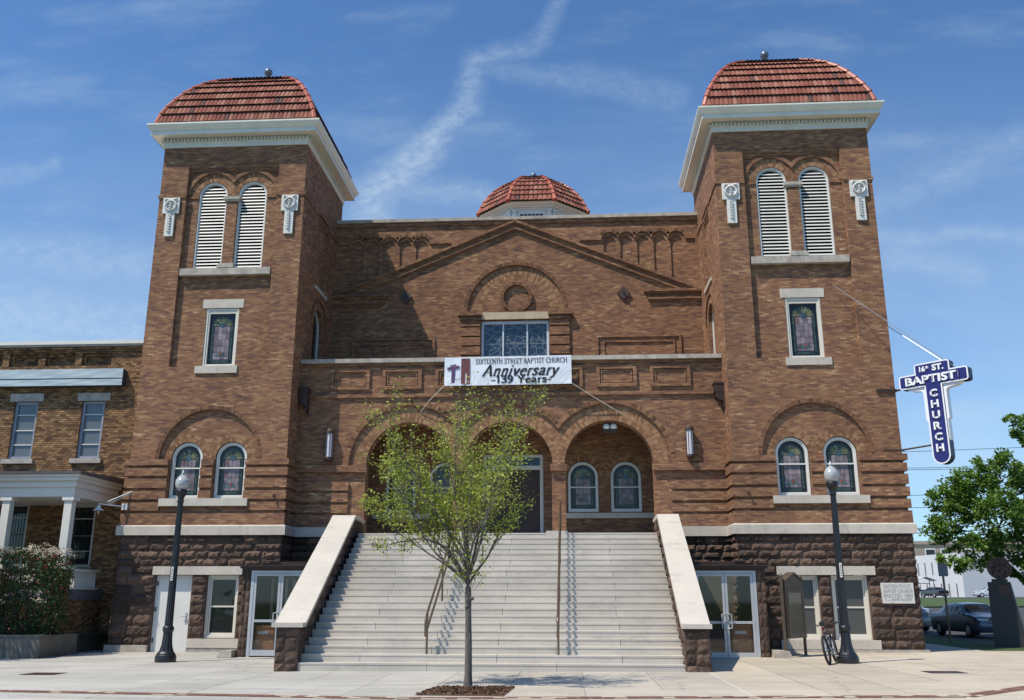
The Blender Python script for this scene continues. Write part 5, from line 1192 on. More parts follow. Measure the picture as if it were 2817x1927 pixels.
def street_tree(x, y, label, seed=3, group=None):
    r = random.Random(seed); t = empty('street_tree', (x, y, gz(x, y)), label, 'tree', group)
    wood = MB(); vs, fs, tn = [], [], []
    wood.tube([(0, 0, -.05), (.0, 0, .05), (.005, 0, .25), (.0, .01, .8), (-.01, .0, 1.3), (-.02, .01, 1.62), (-.02, .0, 1.82)], [.12, .085, .070, .064, .058, .064, .056], 12)
    wood.tube([(.03, -.03, 1.60), (.09, -.05, 1.60)], [.05, .03], 7); wood.tube([(-.02, -.03, 1.46), (-.07, -.05, 1.44)], [.04, .02], 6)
    tips = []
    def grow(p, d, L, rad, depth, env):
        n = max(3, int(L/.12)); pts = [p.copy()]; rr_ = [rad]; q = p.copy(); dd = d.copy()
        for i in range(n):
            dd = (dd+Vector((r.gauss(0, .055), r.gauss(0, .055), .022+r.gauss(0, .03)))).normalized(); q = q+dd*L/n; pts.append(q.copy()); rr_.append(max(.0022, rad*(1-.82*(i+1)/n)))
        wood.tube(pts, [q_*.8 for q_ in rr_], 6 if rad > .012 else 4, cap=False)
        for i in range(1, len(pts)):
            f = i/n
            if depth < 3 and f > .18:
                k = 1 if r.random() < (.72 if depth == 0 else .46) else 0
                for _ in range(k):
                    side = Vector((r.gauss(0, 1), r.gauss(0, 1), 0)).normalized(); sp_ = r.uniform(.35, .85)
                    nd = (dd+side*sp_+Vector((0, 0, r.uniform(-.05, .25)))).normalized(); nl = L*r.uniform(.26, .50)*(1.12-f*.5)
                    if depth == 2: nl = r.uniform(.12, .38)
                    grow(pts[i], nd, max(.14, nl), max(.003, rr_[i]*.55), depth+1, env)
            if depth >= 2 or (depth == 1 and f > .5): tips.append((pts[i], depth, dd))
    F = Vector((-.02, 0, 1.78))
    limbs = [((-.88, -.05, .80), 2.8, .034), ((-.66, .25, 1.0), 3.3, .034), ((-.34, -.28, 1.2), 3.4, .034), ((-.10, .18, 1.3), 3.5, .036), ((.10, -.2, 1.25), 3.6, .036), ((.24, .12, 1.1), 3.9, .04), ((.42, -.18, .98), 3.2, .034), ((.60, .2, .85), 2.2, .028), ((-.98, .1, .60), 2.3, .026), ((.05, .6, 1.0), 2.9, .03), ((-.05, -.7, .95), 2.5, .028)]
    for d, L, rad in limbs:
        grow(F+Vector((0, 0, r.uniform(-.12, .25))), Vector(d).normalized(), L*.98, rad, 0, None)
    # the low branch reaching left over the steps
    wood.tube([(-.05, 0, 2.0), (-.45, .0, 2.55), (-.9, -.05, 2.74), (-1.35, -.05, 2.66), (-1.75, .0, 2.55), (-2.0, .0, 2.62)], [.03, .024, .017, .012, .008, .004], 6)
    for i in range(34):
        f = r.random(); p = Vector((-.7-1.3*f, 0, 2.70-.1*f)); q = p+Vector((r.gauss(0, .14), r.gauss(0, .18), r.gauss(0, .10))); wood.tube([p, q], [.006, .003], 4); tips.append((q, 3, Vector((0, 0, 1)))); tips.append((p.lerp(q, .6), 3, Vector((0, 0, 1))))
    for i in range(150):
        a = r.random()*2*PI; q = Vector((-.03+math.cos(a)*r.uniform(.05, .55)-.12, math.sin(a)*r.uniform(.05, .5), r.uniform(1.95, 2.9))); tips.append((q, 3, Vector((0, 0, 1))))
        if i % 3 == 0: wood.tube([Vector((q.x*.35, q.y*.35, q.z-.3)), q], [.005, .002], 4)
    wood.build('trunk', M_bark, t, False)
    for p, dp, dd in tips:
        h = (p.z-1.8)/3.9; dens = 3.7*(1.15-.95*max(0, h-.45)/.55) if h > .45 else 4.6
        if r.random() < .22: continue
        dens *= .7+1.3*r.random()
        for _ in range(int(dens+r.random())):
            leaf(vs, fs, tn, p+Vector((r.gauss(0, .065), r.gauss(0, .065), r.gauss(0, .055))), r.uniform(.035, .078), r, r.random())
    leaf_obj('crown', vs, fs, tn, M_leafspring, t); return t, len(vs)//4, len(tips)
M_leafspring = leaf_mat('spring_leaf', [(0, (.16, .20, .025)), (.4, (.32, .38, .045)), (.75, (.46, .52, .08)), (1, (.60, .62, .20))], .42)
tr, nl, nt = street_tree(.14, -11.75, 'young street tree with sparse yellow green spring leaves in front of the stairs', 5)
print('street tree leaves', nl, 'tips', nt)
mb = MB(); r = random.Random(2)
P0, P1, P2, P3 = (-.62, -13.2), (-.40, -11.62), (1.02, -11.62), (.92, -13.3)
mb.add([(*P0, .012), (*P3, .012), (*P2, .012), (*P1, .012)], [(0, 1, 2, 3)])
for i in range(900):
    u, v = r.random(), r.random(); x = (P0[0]*(1-v)+P1[0]*v)*(1-u)+(P3[0]*(1-v)+P2[0]*v)*u; y = -13.2+1.55*v; s = r.uniform(.02, .05); a = r.random()*PI
    mb.add([(x-s*math.cos(a), y-s*math.sin(a), .015), (x+s*math.cos(a), y+s*math.sin(a), .018), (x+s*.3, y+.01, .015+r.uniform(.01, .035)), (x-s*.5, y+.015, .03)], [(0, 1, 2, 3)], r.random())
tag(mb.build('mulch', tone_mat('bark_mulch', [(0, (.05, .028, .018)), (.6, (.12, .065, .038)), (1, (.22, .13, .08))], .9)), kind='stuff')

def big_tree(x, y, label, blobs, seed, m, limbs, trunk, nleaf=16000, group=None, ls=(.09, .2), cat='tree', name='shade_tree'):
    r = random.Random(seed); t = empty(name, (x, y, gz(x, y)), label, cat, group)
    w = MB()
    for pts, rad in [trunk]+limbs: w.tube(pts, rad, 10)
    vs, fs, tn = [], [], []; tot = sum(b[3]**2 for b in blobs)
    for (bx, bz, by, br_) in blobs:
        c = Vector((bx, by, bz)); nsub = max(8, int(br_*br_*22))
        subs = []
        for _ in range(nsub):
            d = Vector((r.gauss(0, 1), r.gauss(0, 1), r.gauss(0, 1))).normalized(); subs.append((c+Vector((d.x, d.y, d.z*.85))*br_*r.uniform(.55, 1.0), r.uniform(.18, .42)*min(1, br_), r.uniform(-.15, .15)))
            if br_ > .75 and r.random() < .25: w.tube([c-Vector((0, 0, br_*.4)), subs[-1][0]], [.03, .008], 4)
        n = int(nleaf*br_**2/tot)
        for _ in range(n):
            s, sr, tb_ = r.choice(subs); d = Vector((r.gauss(0, 1), r.gauss(0, 1), r.gauss(0, .8))); d = d.normalized()*sr*r.random()**.4
            p = s+d; leaf(vs, fs, tn, p, r.uniform(*ls), r, min(1, max(0, .5+tb_+r.gauss(0, .18))))
    w.build('trunk', M_bark2, t); leaf_obj('crown', vs, fs, tn, m, t); return t
M_leafg = leaf_mat('green_leaf', [(0, (.05, .10, .016)), (.4, (.11, .215, .030)), (.75, (.19, .33, .055)), (1, (.32, .45, .11))], .33)
BT = [(-3.1, 4.6, 0, 1.0), (-2.2, 6.6, .3, 1.05), (-3.3, 5.9, 0, .8), (-.5, 7.3, 0, 1.25), (1.6, 7.0, .4, 1.3), (-1.2, 5.2, -.8, 1.5), (.9, 5.0, -.6, 1.6), (3.0, 5.6, .2, 1.5), (-2.3, 3.7, -.4, .95), (-.6, 3.6, -.6, 1.1), (1.5, 3.5, -.3, 1.2), (3.4, 3.9, 0, 1.2), (-1.7, 6.1, 1.0, 1.1), (4.5, 6.8, .5, 1.4), (2.2, 9.0, .3, .55), (.35, 9.75, 0, .3), (.6, 9.2, 0, .35), (1.0, 9.5, 0, .5), (.9, 8.8, 0, .4), (3.0, 8.5, .3, .9), (4.2, 8.7, 0, 1.2), (-3.4, 3.3, -.2, .45), (-2.8, 2.95, -.2, .4), (-.1, 2.8, -.4, .6)]
big_tree(22.6, 14.5, 'broad green shade tree standing behind the parked sedan and the dark monument', BT, 11, M_leafg,
         [([(.2, 0, 2.0), (-.9, -.2, 3.2), (-2.4, 0, 4.4)], [.15, .09, .04]), ([(.2, 0, 2.0), (.1, -.4, 3.6), (-.5, -.2, 5.8)], [.16, .1, .04]), ([(.2, 0, 2.0), (1.4, 0, 3.5), (2.8, 0, 5.2)], [.15, .1, .04])],
         ([(0, 0, -.1), (.05, 0, .6), (.1, 0, 1.3), (.2, 0, 2.05)], [.28, .21, .19, .17]), 52000, None, (.10, .22))

# ------------------------------------------------------------ photinia hedge and planter wall
M_leafp = leaf_mat('photinia_leaf', [(0, (.012, .030, .008)), (.45, (.028, .065, .016)), (.86, (.05, .10, .026)), (.90, (.24, .03, .02)), (1, (.32, .05, .03))], .14)
M_blos = tone_mat('blossom', [(0, (.50, .40, .30)), (1, (.80, .70, .56))], .8, b=0)
sh = empty('flowering_shrub', (-14.6, -2.2, .45), 'dark green and red leaved shrub with cream blossom beside the brick house porch', 'shrub')
r = random.Random(21); w = MB(); vs, fs, tn = [], [], []; bv, bf, bt = [], [], []
def surf():
    # rounded box outline: x -2.2..1.45, y -1..1, z 0..2.55
    while True:
        p = Vector((r.uniform(-3.0, 1.45), r.uniform(-1.0, 1.0), r.uniform(0.05, 2.6)))
        e = max(abs((p.x+.78)/2.23)**5+abs(p.y)**4+abs((p.z-1.2)/1.42)**6, 0)
        if .25 < e < 1: return p
for i in range(30):
    a = r.uniform(-2.6, 1.2); w.tube([(a, r.uniform(-.4, .4), -.02), (a+r.uniform(-.2, .2), r.uniform(-.6, .6), 1.2), (a+r.uniform(-.4, .3), r.uniform(-.7, .7), 2.3)], [.03, .02, .008], 5)
for i in range(11000):
    p = surf(); top = p.z > 2.0; leaf(vs, fs, tn, p, r.uniform(.06, .13), r, r.random()*(1.0 if (top or r.random() < .25) else .8))
for i in range(190):
    top = r.random() < .72
    c = Vector((r.uniform(-2.9, 1.35), r.uniform(-.95, .7), 2.52+r.gauss(0, .08))) if top else Vector((r.uniform(-2.9, 1.4), -1.02, r.uniform(.9, 2.4)))
    for k in range(26 if top else 12):
        q = c+Vector((r.gauss(0, .075), r.gauss(0, .06), r.gauss(0, .035))); leaf(bv, bf, bt, q, r.uniform(.025, .065), r, r.random())
w.build('stems', M_bark2, sh); leaf_obj('foliage', vs, fs, tn, M_leafp, sh); leaf_obj('blossom', bv, bf, bt, M_blos, sh)
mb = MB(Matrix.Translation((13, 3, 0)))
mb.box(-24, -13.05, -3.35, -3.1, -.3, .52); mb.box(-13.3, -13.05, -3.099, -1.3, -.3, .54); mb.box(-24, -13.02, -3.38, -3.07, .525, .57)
o = mb.build('planter_wall', plain('shade_darkened_concrete', (.13, .118, .098), .9, nscale=1.4, namt=.4)); o.location = (-13, -3, 0); tag(o, 'low shade-darkened concrete retaining wall below the flowering shrub', 'low wall')  # mottled concrete, base colour darkened to stand in for tree shade
mb = MB(); mb.quad((-24, -3.1, .44), (-13.3, -3.1, .44), (-13.3, 1.5, .44), (-24, 1.5, .44)); tag(mb.build('planter_grass', M_grass), kind='structure')

# ------------------------------------------------------------ brick house on the left
hs = empty('brick_house', (-20, 1.5, 0), 'yellow brown brick house with a white columned porch adjoining the left tower', 'house')
HM = Matrix.Translation((20, -1.5, 0)); HY = 1.5
mb = MB(HM)
wins = [(-18.95, -18.08, 6.36, 8.44), (-17.93, -17.05, 6.36, 8.44), (-15.41, -14.56, 6.36, 8.44), (-15.32, -14.42, 2.62, 4.75), (-17.75, -16.85, 2.62, 4.80)]
wins = wins[1:]
fz = [rect(-14.52-1.12-i*1.37, -14.52-i*1.37, 9.76, 10.24) for i in range(5)]
mb.panel(rect(-36, -12.66, -.3, 10.45), [rect(*q) for q in wins]+fz, HY, [.2]*len(wins)+[.12]*5)
for q in fz:
    a, b = q[0][0], q[1][0]; mb.panel(q, [rect(a+.12, b-.12, 9.88, 10.12)], HY+.12, [.08]); mb.panel(rect(a+.12, b-.12, 9.88, 10.12), [], HY+.20)
for z0, z1, p in ((10.36, 10.45, .08), (10.28, 10.36, .03)): mb.box(-36, -12.67, HY-p, HY, z0, z1)
mb.box(-36, -12.67, HY+.3, 16, -.3, 10.4)
mb.build('wall', M_brick2, hs)
mb = MB(HM); mb.box(-36, -12.68, HY-.14, 16, 10.455, 10.52); mb.build('coping_course', M_sill, hs)
mb = MB(HM); mb.box(-36, -12.70, HY-.18, 16.1, 10.525, 10.66); mb.build('roof_edge', M_white, hs)
mb = MB(HM); nx_ = 70; M_aw = plain('pale_blue_metal', (.46, .54, .57), .5, 0, namt=.05)
def crinkle(z0, z1, yb):
    vs = []; 
    for j in range(5):
        for i in range(nx_+1):
            x = -36+(22.12)*i/nx_; z = z0+(z1-z0)*j/4; vs.append((x, yb-.004*math.sin(x*2.4+j*1.1)-.002*math.sin(x*6.3-j*2.2)+rnd.uniform(-.0015, .0015), z))
    mb.add(vs, [(j*(nx_+1)+i, j*(nx_+1)+i+1, (j+1)*(nx_+1)+i+1, (j+1)*(nx_+1)+i) for j in range(4) for i in range(nx_)])
crinkle(9.22, 9.56, HY-.30); crinkle(8.95, 9.18, HY-.30); mf = mb.build('metal_fascia', M_aw, hs); mb = MB(HM); mb.box(-36, -13.89, HY-.27, HY, 8.96, 9.55); mb.build('backing', plain('navy_backing', (.05, .09, .15), .6), mf)
for (a, b, c, d_) in wins:
    upper = c > 5; w_ = empty('sash_window'); w_.parent = hs; fm = plain('grey_frame', (.30, .33, .38), .5) if upper else M_white
    f = MB(HM); f.panel(rect(a, b, c, d_), [rect(a+.10, b-.10, c+.1, d_-.1)], HY+.08, [.06]); f.build('frame', fm, w_)
    f = MB(HM)
    for zz in ((c+d_)/2, c+(d_-c)*.25, c+(d_-c)*.77): f.box(a+.1, b-.1, HY+.10, HY+.13, zz-.018, zz+.018)
    build_each(f, 'bar', M_white, w_)
    g = MB(HM); g.quad((a+.05, HY+.14, c+.05), (b-.05, HY+.14, c+.05), (b-.05, HY+.14, d_-.05), (a+.05, HY+.14, d_-.05)); g.build('pane', glass_mat('curtained_glass', (.13, .14, .15), .12, .6, .4) if upper else M_glass, w_)
    if upper:
        f = MB(HM); f.box(a-.18, b+.18, HY-.03, HY+.2, d_+.005, d_+.29); f.build('lintel', M_sill, w_)
        f = MB(HM); f.box(a-.16, b+.12, HY-.1, HY+.15, c-.17, c-.005); f.build('sill', M_sill, w_)
    else:
        f = MB(HM)
        for i in range(8): x = a+.08+i*(b-a-.16)/7; f.tube([(x, HY-.02, c+.02), (x, HY-.02, d_-.05)], .010, 4)
        for zz in (c+.1, (c+d_)/2, d_-.3): f.tube([(a+.05, HY-.02, zz), (b-.05, HY-.02, zz)], .012, 4)
        f.build('security_bars', M_black, w_)
# porch
PX1, PYF = -13.72, -1.3
mb = MB(HM); mb.box(-30, PX1+.0, PYF, HY-.02, 4.72, 5.02); mb.box(-30, PX1+.05, PYF-.05, HY-.02, 5.02, 5.22); mb.box(-30, PX1+.14, PYF-.14, HY-.02, 5.22, 5.34); mb.box(-30, PX1+.2, PYF-.2, HY-.02, 5.34, 5.42); mb.build('porch_entablature', M_white, hs)
mb = MB(HM); mb.add([(-30, PYF-.28, 5.425), (PX1+.28, PYF-.28, 5.425), (PX1+.28, HY, 5.425), (-30, HY, 5.425), (-30, PYF-.28, 5.50), (PX1+.28, PYF-.28, 5.50), (PX1+.28, HY, 5.62), (-30, HY, 5.9)], [(0, 1, 5, 4), (1, 2, 6, 5), (4, 5, 6, 7), (0, 3, 2, 1)]); mb.build('porch_roof', plain('slate_roof', (.10, .085, .095), .6, nscale=6, namt=.3), hs)
for x in (-13.90, -15.95, -18.0, -20.1):
    m = MB(HM); m.box(x-.125, x+.125, PYF+.02, PYF+.27, 2.60, 4.72); m.box(x-.19, x+.19, PYF-.02, PYF+.36, 4.60, 4.719); m.build('porch_column', M_white, hs)
    m = MB(HM); m.box(x-.22, x+.22, PYF-.05, PYF+.40, 2.46, 2.60); m.build('column_base', M_white, hs)
    m = MB(HM); m.box(x-.2, x+.2, PYF-.02, PYF+.38, .3, 2.455); m.build('porch_pier', M_brick2, hs)
m = MB(HM)
m.box(-14.0, -13.78, PYF+.4, 1.05, 2.42, 2.50); m.box(-13.97, -13.81, PYF+.4, 1.05, 1.86, 1.92)
y = PYF+.5
while y < 1.0: m.box(-13.92, -13.86, y, y+.06, 1.92, 2.42); y += .13
m.build('balustrade', M_white, hs)
m = MB(HM); m.box(-30, -13.82, PYF+.39, HY-.02, 1.55, 1.84); m.build('porch_floor', plain('grey_floor', (.14, .14, .16), .7), hs)
m = MB(HM); m.box(-30, -13.84, PYF+.38, HY-.02, .5, 1.549); m.build('porch_base', M_brick2, hs)
m = MB(HM); m.box(-30, -13.70, PYF-.02, HY-.02, -.3, .5); m.build('foundation', plain('foundation_concrete', (.17, .15, .13), .9, namt=.35), hs)

# ------------------------------------------------------------ right side of the street
mo = empty('monument', (16.75, 3.6, gz(16, 0)-.02), 'dark stone pedestal topped by a round bronze relief on the grass', 'monument')
M_gran = plain('dark_granite', (.020, .019, .019), .5, nscale=30, namt=.3)
def frus(m, x0, x1, y0, y1, z0, X0, X1, Y0, Y1, z1): m.add([(x0, y0, z0), (x1, y0, z0), (x1, y1, z0), (x0, y1, z0), (X0, Y0, z1), (X1, Y0, z1), (X1, Y1, z1), (X0, Y1, z1)], [(0, 3, 2, 1), (4, 5, 6, 7), (0, 1, 5, 4), (1, 2, 6, 5), (2, 3, 7, 6), (3, 0, 4, 7)])
mo.rotation_euler = (0, 0, R(-28))
m = MB(); frus(m, -.42, .60, -.34, .34, 0, -.40, .28, -.22, .22, 2.12); m.build('pedestal', M_gran, mo)
m = MB(); m.box(-.27, .20, -.2, .2, 2.12, 2.22); m.build('plinth_top', M_gran, mo)
m = MB(); n = 28; P = [(.0+.36*math.cos(2*PI*i/n), 2.58+.36*math.sin(2*PI*i/n)) for i in range(n)]; m.prism(P, -.07, .07); rd = m.build('roundel', plain('bronze_relief', (.13, .09, .075), .5, .4, nscale=9, namt=.5, bumpamt=.8), mo)
m = MB(); m.ring(0, 2.58, .33, .375, 0, 2*PI, 28, -.09, .09); m.build('rim', M_rust, rd)
m = MB(); rr2 = random.Random(4)
for i in range(26):
    a, q = rr2.random()*2*PI, .29*math.sqrt(rr2.random()); m.lathe([(0, .0), (.05, .01), (.03, .03), (0, .04)], (0, 0, 0), 6); k = 24
    m.v[-k:] = [(p[0]+q*math.cos(a), -.07-p[2], p[1]+2.58+q*math.sin(a)) for p in m.v[-k:]]
m.build('relief', M_rust, rd)
m = MB(); m.add([(-.10, -.245, 1.72), (.22, -.245, 1.72), (.22, -.235, 2.0), (-.10, -.235, 2.0)], [(0, 1, 2, 3)]); m.build('inscription_plate', M_rust, mo)

def car(x, y, rz, body, label, kind='sedan', L=4.7, W=1.78, H=1.44, group='cars parked to the right of the church'):
    c = empty('parked_car', (x, y, gz(x, y)-.09), label, 'car', group, rz); hw = W/2
    # side profile stations: x from rear (-) to front (+): (x, z_low, z_belt, z_top, halfwidth, half width at top)
    if kind == 'sedan': top = [(-.50, .62), (-.47, .70), (-.33, .72), (-.20, .97), (-.02, 1.0), (.10, .97), (.26, .70), (.44, .60), (.495, .47)]
    else: top = [(-.50, .70), (-.48, .93), (-.42, .985), (-.1, 1.0), (.10, .97), (.24, .68), (.45, .62), (.495, .50)]
    belt = .655 if kind == 'sedan' else .64
    st = 44; sec = []
    def tz(u):
        for (a, za), (b, zb) in zip(top, top[1:]):
            if a <= u <= b: f = (u-a)/(b-a); f = f*f*(3-2*f)*.4+f*.6; return za+(zb-za)*f
        return top[-1][1]
    m = MB(); g = MB()
    rows = []
    for i in range(st+1):
        u = -.5+i/st; X = u*L; e = min(1, (min(u+.5, .5-u)/.06)); e = math.sqrt(max(0, 1-(1-e)**2)); wv = hw*(.80+.20*e); zt_ = tz(u)*H; zb_ = min(zt_, belt*H*(1+.02*u))
        wt_ = wv if zt_ <= zb_+.02 else wv*(1-.23*min(1, (zt_-zb_)/(.3*H)))
        zl = .22+(.12*(1-e))
        rows.append((X, zl, zb_, zt_, wv, wt_))
    ring_ = lambda q: [(q[0], -q[4]*.94, q[1]), (q[0], -q[4], q[1]+.16), (q[0], -q[4]*1.0, q[2]-.12), (q[0], -q[4]*.965, q[2]), (q[0], -q[5]*.97, q[3]-.03 if q[3] > q[2]+.05 else q[2]+.005), (q[0], -q[5]*.82, q[3]+.0), (q[0], 0, q[3]+.03), (q[0], q[5]*.82, q[3]), (q[0], q[5]*.97, q[3]-.03 if q[3] > q[2]+.05 else q[2]+.005), (q[0], q[4]*.965, q[2]), (q[0], q[4], q[2]-.12), (q[0], q[4], q[1]+.16), (q[0], q[4]*.94, q[1])]
    vs = []; 
    for q in rows: vs += ring_(q)
    k = 13; m.add(vs, [(i*k+j, i*k+(j+1) % k, (i+1)*k+(j+1) % k, (i+1)*k+j) for i in range(st) for j in range(k)]+[tuple(range(k)), tuple(range(st*k, st*k+k))])
    m.build('body', body, c, True)
    # glazing: side windows, windscreen, rear window set just proud of the skin
    def lookup(X):
        i = min(st, max(0, int((X/L+.5)*st))); a = rows[i]; b = rows[min(st, i+1)]; f = (X/L+.5)*st-i; return [a[t]+(b[t]-a[t])*f for t in range(6)]
    spans = [(-.19, -.03), (-.015, .17)] if kind == 'sedan' else [(-.42, -.27), (-.25, -.06), (-.04, .15)]
    for a, b in spans:
        for s in (-1, 1):
            w_ = MB(); P = []
            n = 8
            for i in range(n+1):
                X = (a+(b-a)*i/n)*L; q = lookup(X); f0, f1 = .10, .82
                if q[3]-q[2] < .06: f1 = f0
                lo = Vector((X, s*(q[4]*.965+(q[5]*.97-q[4]*.965)*f0+.012), q[2]+(q[3]-.03-q[2])*f0)); hi = Vector((X, s*(q[4]*.965+(q[5]*.97-q[4]*.965)*f1+.012), q[2]+(q[3]-.03-q[2])*f1)); P += [lo, hi]
            w_.add(P, [(2*i, 2*i+2, 2*i+3, 2*i+1) for i in range(n)]); w_.build('side_window', M_glass, c)
    for (a, b) in (((.115, .245) if kind == 'sedan' else (.115, .225)), ((-.315, -.21) if kind == 'sedan' else (-.487, -.435))):
        w_ = MB(); P = []; n = 6
        for i in range(n+1):
            X = (a+(b-a)*i/n)*L; q = lookup(X); P += [(X, -q[5]*.78, q[3]+.018), (X, -q[5]*.4, q[3]+.036), (X, 0, q[3]+.044), (X, q[5]*.4, q[3]+.036), (X, q[5]*.78, q[3]+.018)]
        w_.add(P, [(5*i+j, 5*i+j+1, 5*i+j+6, 5*i+j+5) for i in range(n) for j in range(4)]); w_.build('windscreen' if a > 0 else 'rear_window', M_glass, c)
    for X in (-.295*L, .315*L):
        for s in (-1, 1):
            w_ = empty('wheel', (X, s*(hw-.10), .33)); w_.parent = c
            m = MB(Matrix.Rotation(PI/2, 4, 'X')); m.lathe([(.2, -.1), (.30, -.11), (.33, -.08), (.33, .08), (.30, .11), (.2, .1)], n=20); m.build('tyre', M_tyre, w_, True)
            m = MB(Matrix.Rotation(PI/2, 4, 'X')); m.lathe([(0, -.105), (.19, -.10), (.21, -.08), (.21, .08), (.19, .10), (0, .105)], n=12); m.build('rim', M_alu, w_)
    for s in (-1, 1):
        m = MB(); m.add([(.497*L-.10, s*.50*hw*1.7, .50*H-.06), (.492*L, s*.33*hw*1.2, .49*H-.06), (.492*L, s*.33*hw*1.2, .49*H+.06), (.497*L-.13, s*.53*hw*1.68, .50*H+.07), (.497*L-.28, s*.93*hw, .51*H+.05), (.497*L-.26, s*.94*hw, .50*H-.04)], [(0, 1, 2, 3), (0, 3, 4, 5)])
        for i in range(len(m.v)): p = m.v[i]; m.v[i] = (p[0]+.02, p[1], p[2]+.03)
        m.build('headlight', M_lampglass, c)
        m = MB(); m.box(.20*L, .235*L, s*(hw+.02)-.08, s*(hw+.02)+.08, belt*H+.02, belt*H+.14); m.build('mirror', body, c)
        m = MB(); m.box(-.499*L, -.47*L, s*.75*hw-.15, s*.75*hw+.12, .45*H, .56*H); m.build('tail_light', M_red, c)
    m = MB(); m.box(.475*L, .502*L, -.42*hw, .42*hw, .43*H, .52*H); m.build('grille', M_black, c)
    m = MB(); m.box(.49*L, .507*L, -.40*hw, .40*hw, .47*H, .49*H); m.build('grille_bar', M_alu, c)
    return c
def paint(name, c_): 
    m, g, bs = mat(name); bs.inputs['Base Color'].default_value = (*c_, 1); bs.inputs['Metallic'].default_value = .35; bs.inputs['Roughness'].default_value = .32; bs.inputs['Coat Weight'].default_value = .7; bs.inputs['Coat Roughness'].default_value = .05; return m
car(19.9, 14.2, R(-87), paint('dark_grey_paint', (.10, .115, .155)), 'dark blue grey sedan parked in the shade behind the monument')
car(18.7, 20.6, R(-86), paint('silver_paint', (.36, .40, .45)), 'silver estate car parked close beside the right tower corner', 'suv', 4.7, 1.85, 1.72)
car(61.9, 110, R(172), paint('white_car_paint', (.75, .76, .78)), 'white sedan far off in front of the white building')
car(53.6, 109, R(100), paint('green_grey_paint', (.06, .07, .07)), 'dark sedan far off beneath the bus shelter roof')
# street sign seen from behind
ss = empty('street_sign', (15.95, 6.5, gz(15, 0)), 'grey back of a rectangular street sign on a slim post before the parked cars', 'sign')
m = MB(); m.box(-.03, .03, -.03, .03, -.1, 2.4); m.build('post', M_rail, ss); m = MB(); m.box(-.17, .17, -.045, -.03, 2.36, 2.83); m.build('sign_plate', plain('grey_plate', (.16, .18, .20), .5, .3), ss)
# far buildings
wb = empty('white_building', (62, 120, gz(62, 120)), 'long low windowless white building across the parking lot', 'building'); WM = Matrix.Translation((-62, -120, -gz(62, 120)))
M_wb = plain('white_render', (.66, .66, .66), .8, nscale=.3, namt=.05)
A, B_ = Vector((51, 165)), Vector((62, 119.5)); Cc, Dd = Vector((100, 126)), Vector((92, 175)); zt_ = 8.6
m = MB(WM)
pts = [A, B_, Cc, Dd]; vs = [(p.x, p.y, 1.2) for p in pts]+[(p.x, p.y, zt_+(.35 if i > 1 else 0)) for i, p in enumerate(pts)]
m.add(vs, [(0, 1, 5, 4), (1, 2, 6, 5), (2, 3, 7, 6), (3, 0, 4, 7), (4, 5, 6, 7)]); m.build('wall', M_wb, wb)
d = (B_-A).normalized(); nn = Vector((-d.y, d.x))*-1
if nn.y > 0: nn = -nn
for row, (z0, z1) in enumerate(((5.4, 7.4), (2.0, 4.0))):
    m = MB(WM)
    for i in range(16):
        p = B_-d*(1.5+i*1.9); q = p-d*.30; o_ = nn*.03
        m.add([(p.x+o_.x, p.y+o_.y, z0), (q.x+o_.x, q.y+o_.y, z0), (q.x+o_.x, q.y+o_.y, z1), (p.x+o_.x, p.y+o_.y, z1)], [(0, 1, 2, 3)])
    m.build('slit_windows', plain('slit_grey', (.18, .18, .19), .6), wb)
tb = empty('office_block', (80, 172, gz(80, 172)), 'pale tan office block rising behind the white building', 'building'); TM = Matrix.Translation((-80, -172, -gz(80, 172)))
M_tan = plain('tan_render', (.33, .27, .21), .8, nscale=.3, namt=.05)
m = MB(TM); m.box(76.3, 100, 178, 196, 1.8, 13.1); m.box(76.0, 100.3, 177.7, 196, 13.1, 13.8); m.build('wall', M_tan, tb)
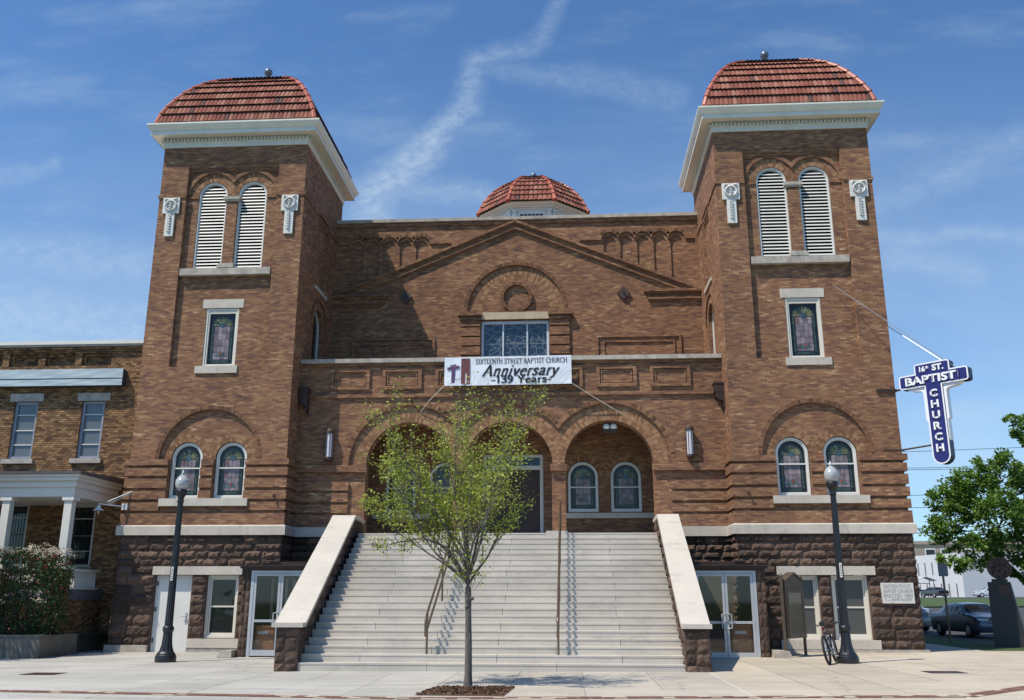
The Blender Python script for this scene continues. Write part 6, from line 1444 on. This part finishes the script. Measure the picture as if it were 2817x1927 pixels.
for x in (79.3, 82.6, 87, 91):
    f = MB(TM); f.box(x-1.1, x+1.1, 177.9, 178, 10.2, 12.2); ff = f.build('window', M_white, tb); g = MB(TM); g.box(x-.9, x+.9, 177.84, 177.9, 10.4, 12.0); g.build('pane', M_glass, ff)
bs_ = empty('bus_shelter', (56.6, 121, gz(57, 121)), 'small open shelter with a pale pitched roof before the white building', 'shelter')
m = MB(); m.prism([(-1.6, 2.5), (0, 3.1), (1.6, 2.5), (1.6, 2.42), (0, 3.0), (-1.6, 2.42)], -1.2, 1.2); m.build('roof', plain('pale_roof', (.5, .5, .52), .5), bs_)
for x in (-1.2, 1.2):
    for y in (-.9, .9): m = MB(); m.tube([(x, y, -.1), (x, y, 2.55)], .06, 6); m.build('post', M_brown, bs_)
m = MB(); m.box(-1.2, 1.2, .85, .9, .9, 1.1); m.box(-1.2, 1.2, .85, .9, 2.0, 2.1); m.build('rail', M_brown, bs_)
# utility wires
M_wire = plain('wire_black', (.03, .03, .03), .6)
for i, (z0, z1) in enumerate(((11.3, 12.3), (10.3, 10.9), (10.2, 10.75), (8.3, 9.2), (7.6, 8.1), (6.1, 6.9), (5.7, 6.7))):
    rope('overhead_wire', [(12, 34, z0-.35), (20, 35, z0-.0), (28, 36, (z0+z1)/2-.1), (45, 38, z1+.2)], .018 if i != 6 else .03, M_wire, 'thin dark overhead wire crossing the sky right of the church', 'wire', 'overhead wires')
# distant tree line
big_tree(72, 205, 'low dark tree seen far off above the white roof', [(0, 5, 0, 5), (7, 5, 0, 5.4), (-7, 4.5, 0, 4.8), (-14, 4, 0, 4.5)], 5, M_leafg, [], ([(0, 0, -1), (0, 0, 4)], [.5, .3]), 6000, None, (.4, .9))
# a second street tree just outside the picture whose shade falls on the planter
big_tree(-17.3, -5.1, 'leafy street tree at the far left whose shade falls over the planter wall', [(0, 5.2, 0, 1.8), (-1.3, 4.6, .3, 1.5), (-1.0, 6.2, 0, 1.4), (.2, 4.2, .9, 1.3), (.3, 5.6, 1.1, 1.2)], 8, M_leafg, [([(0, 0, 1.8), (.4, .2, 3.2), (.5, .3, 4.6)], [.08, .05, .02])], ([(0, 0, -.1), (0, 0, 1.0), (0, 0, 1.9)], [.13, .1, .09]), 20000, None, (.09, .18))
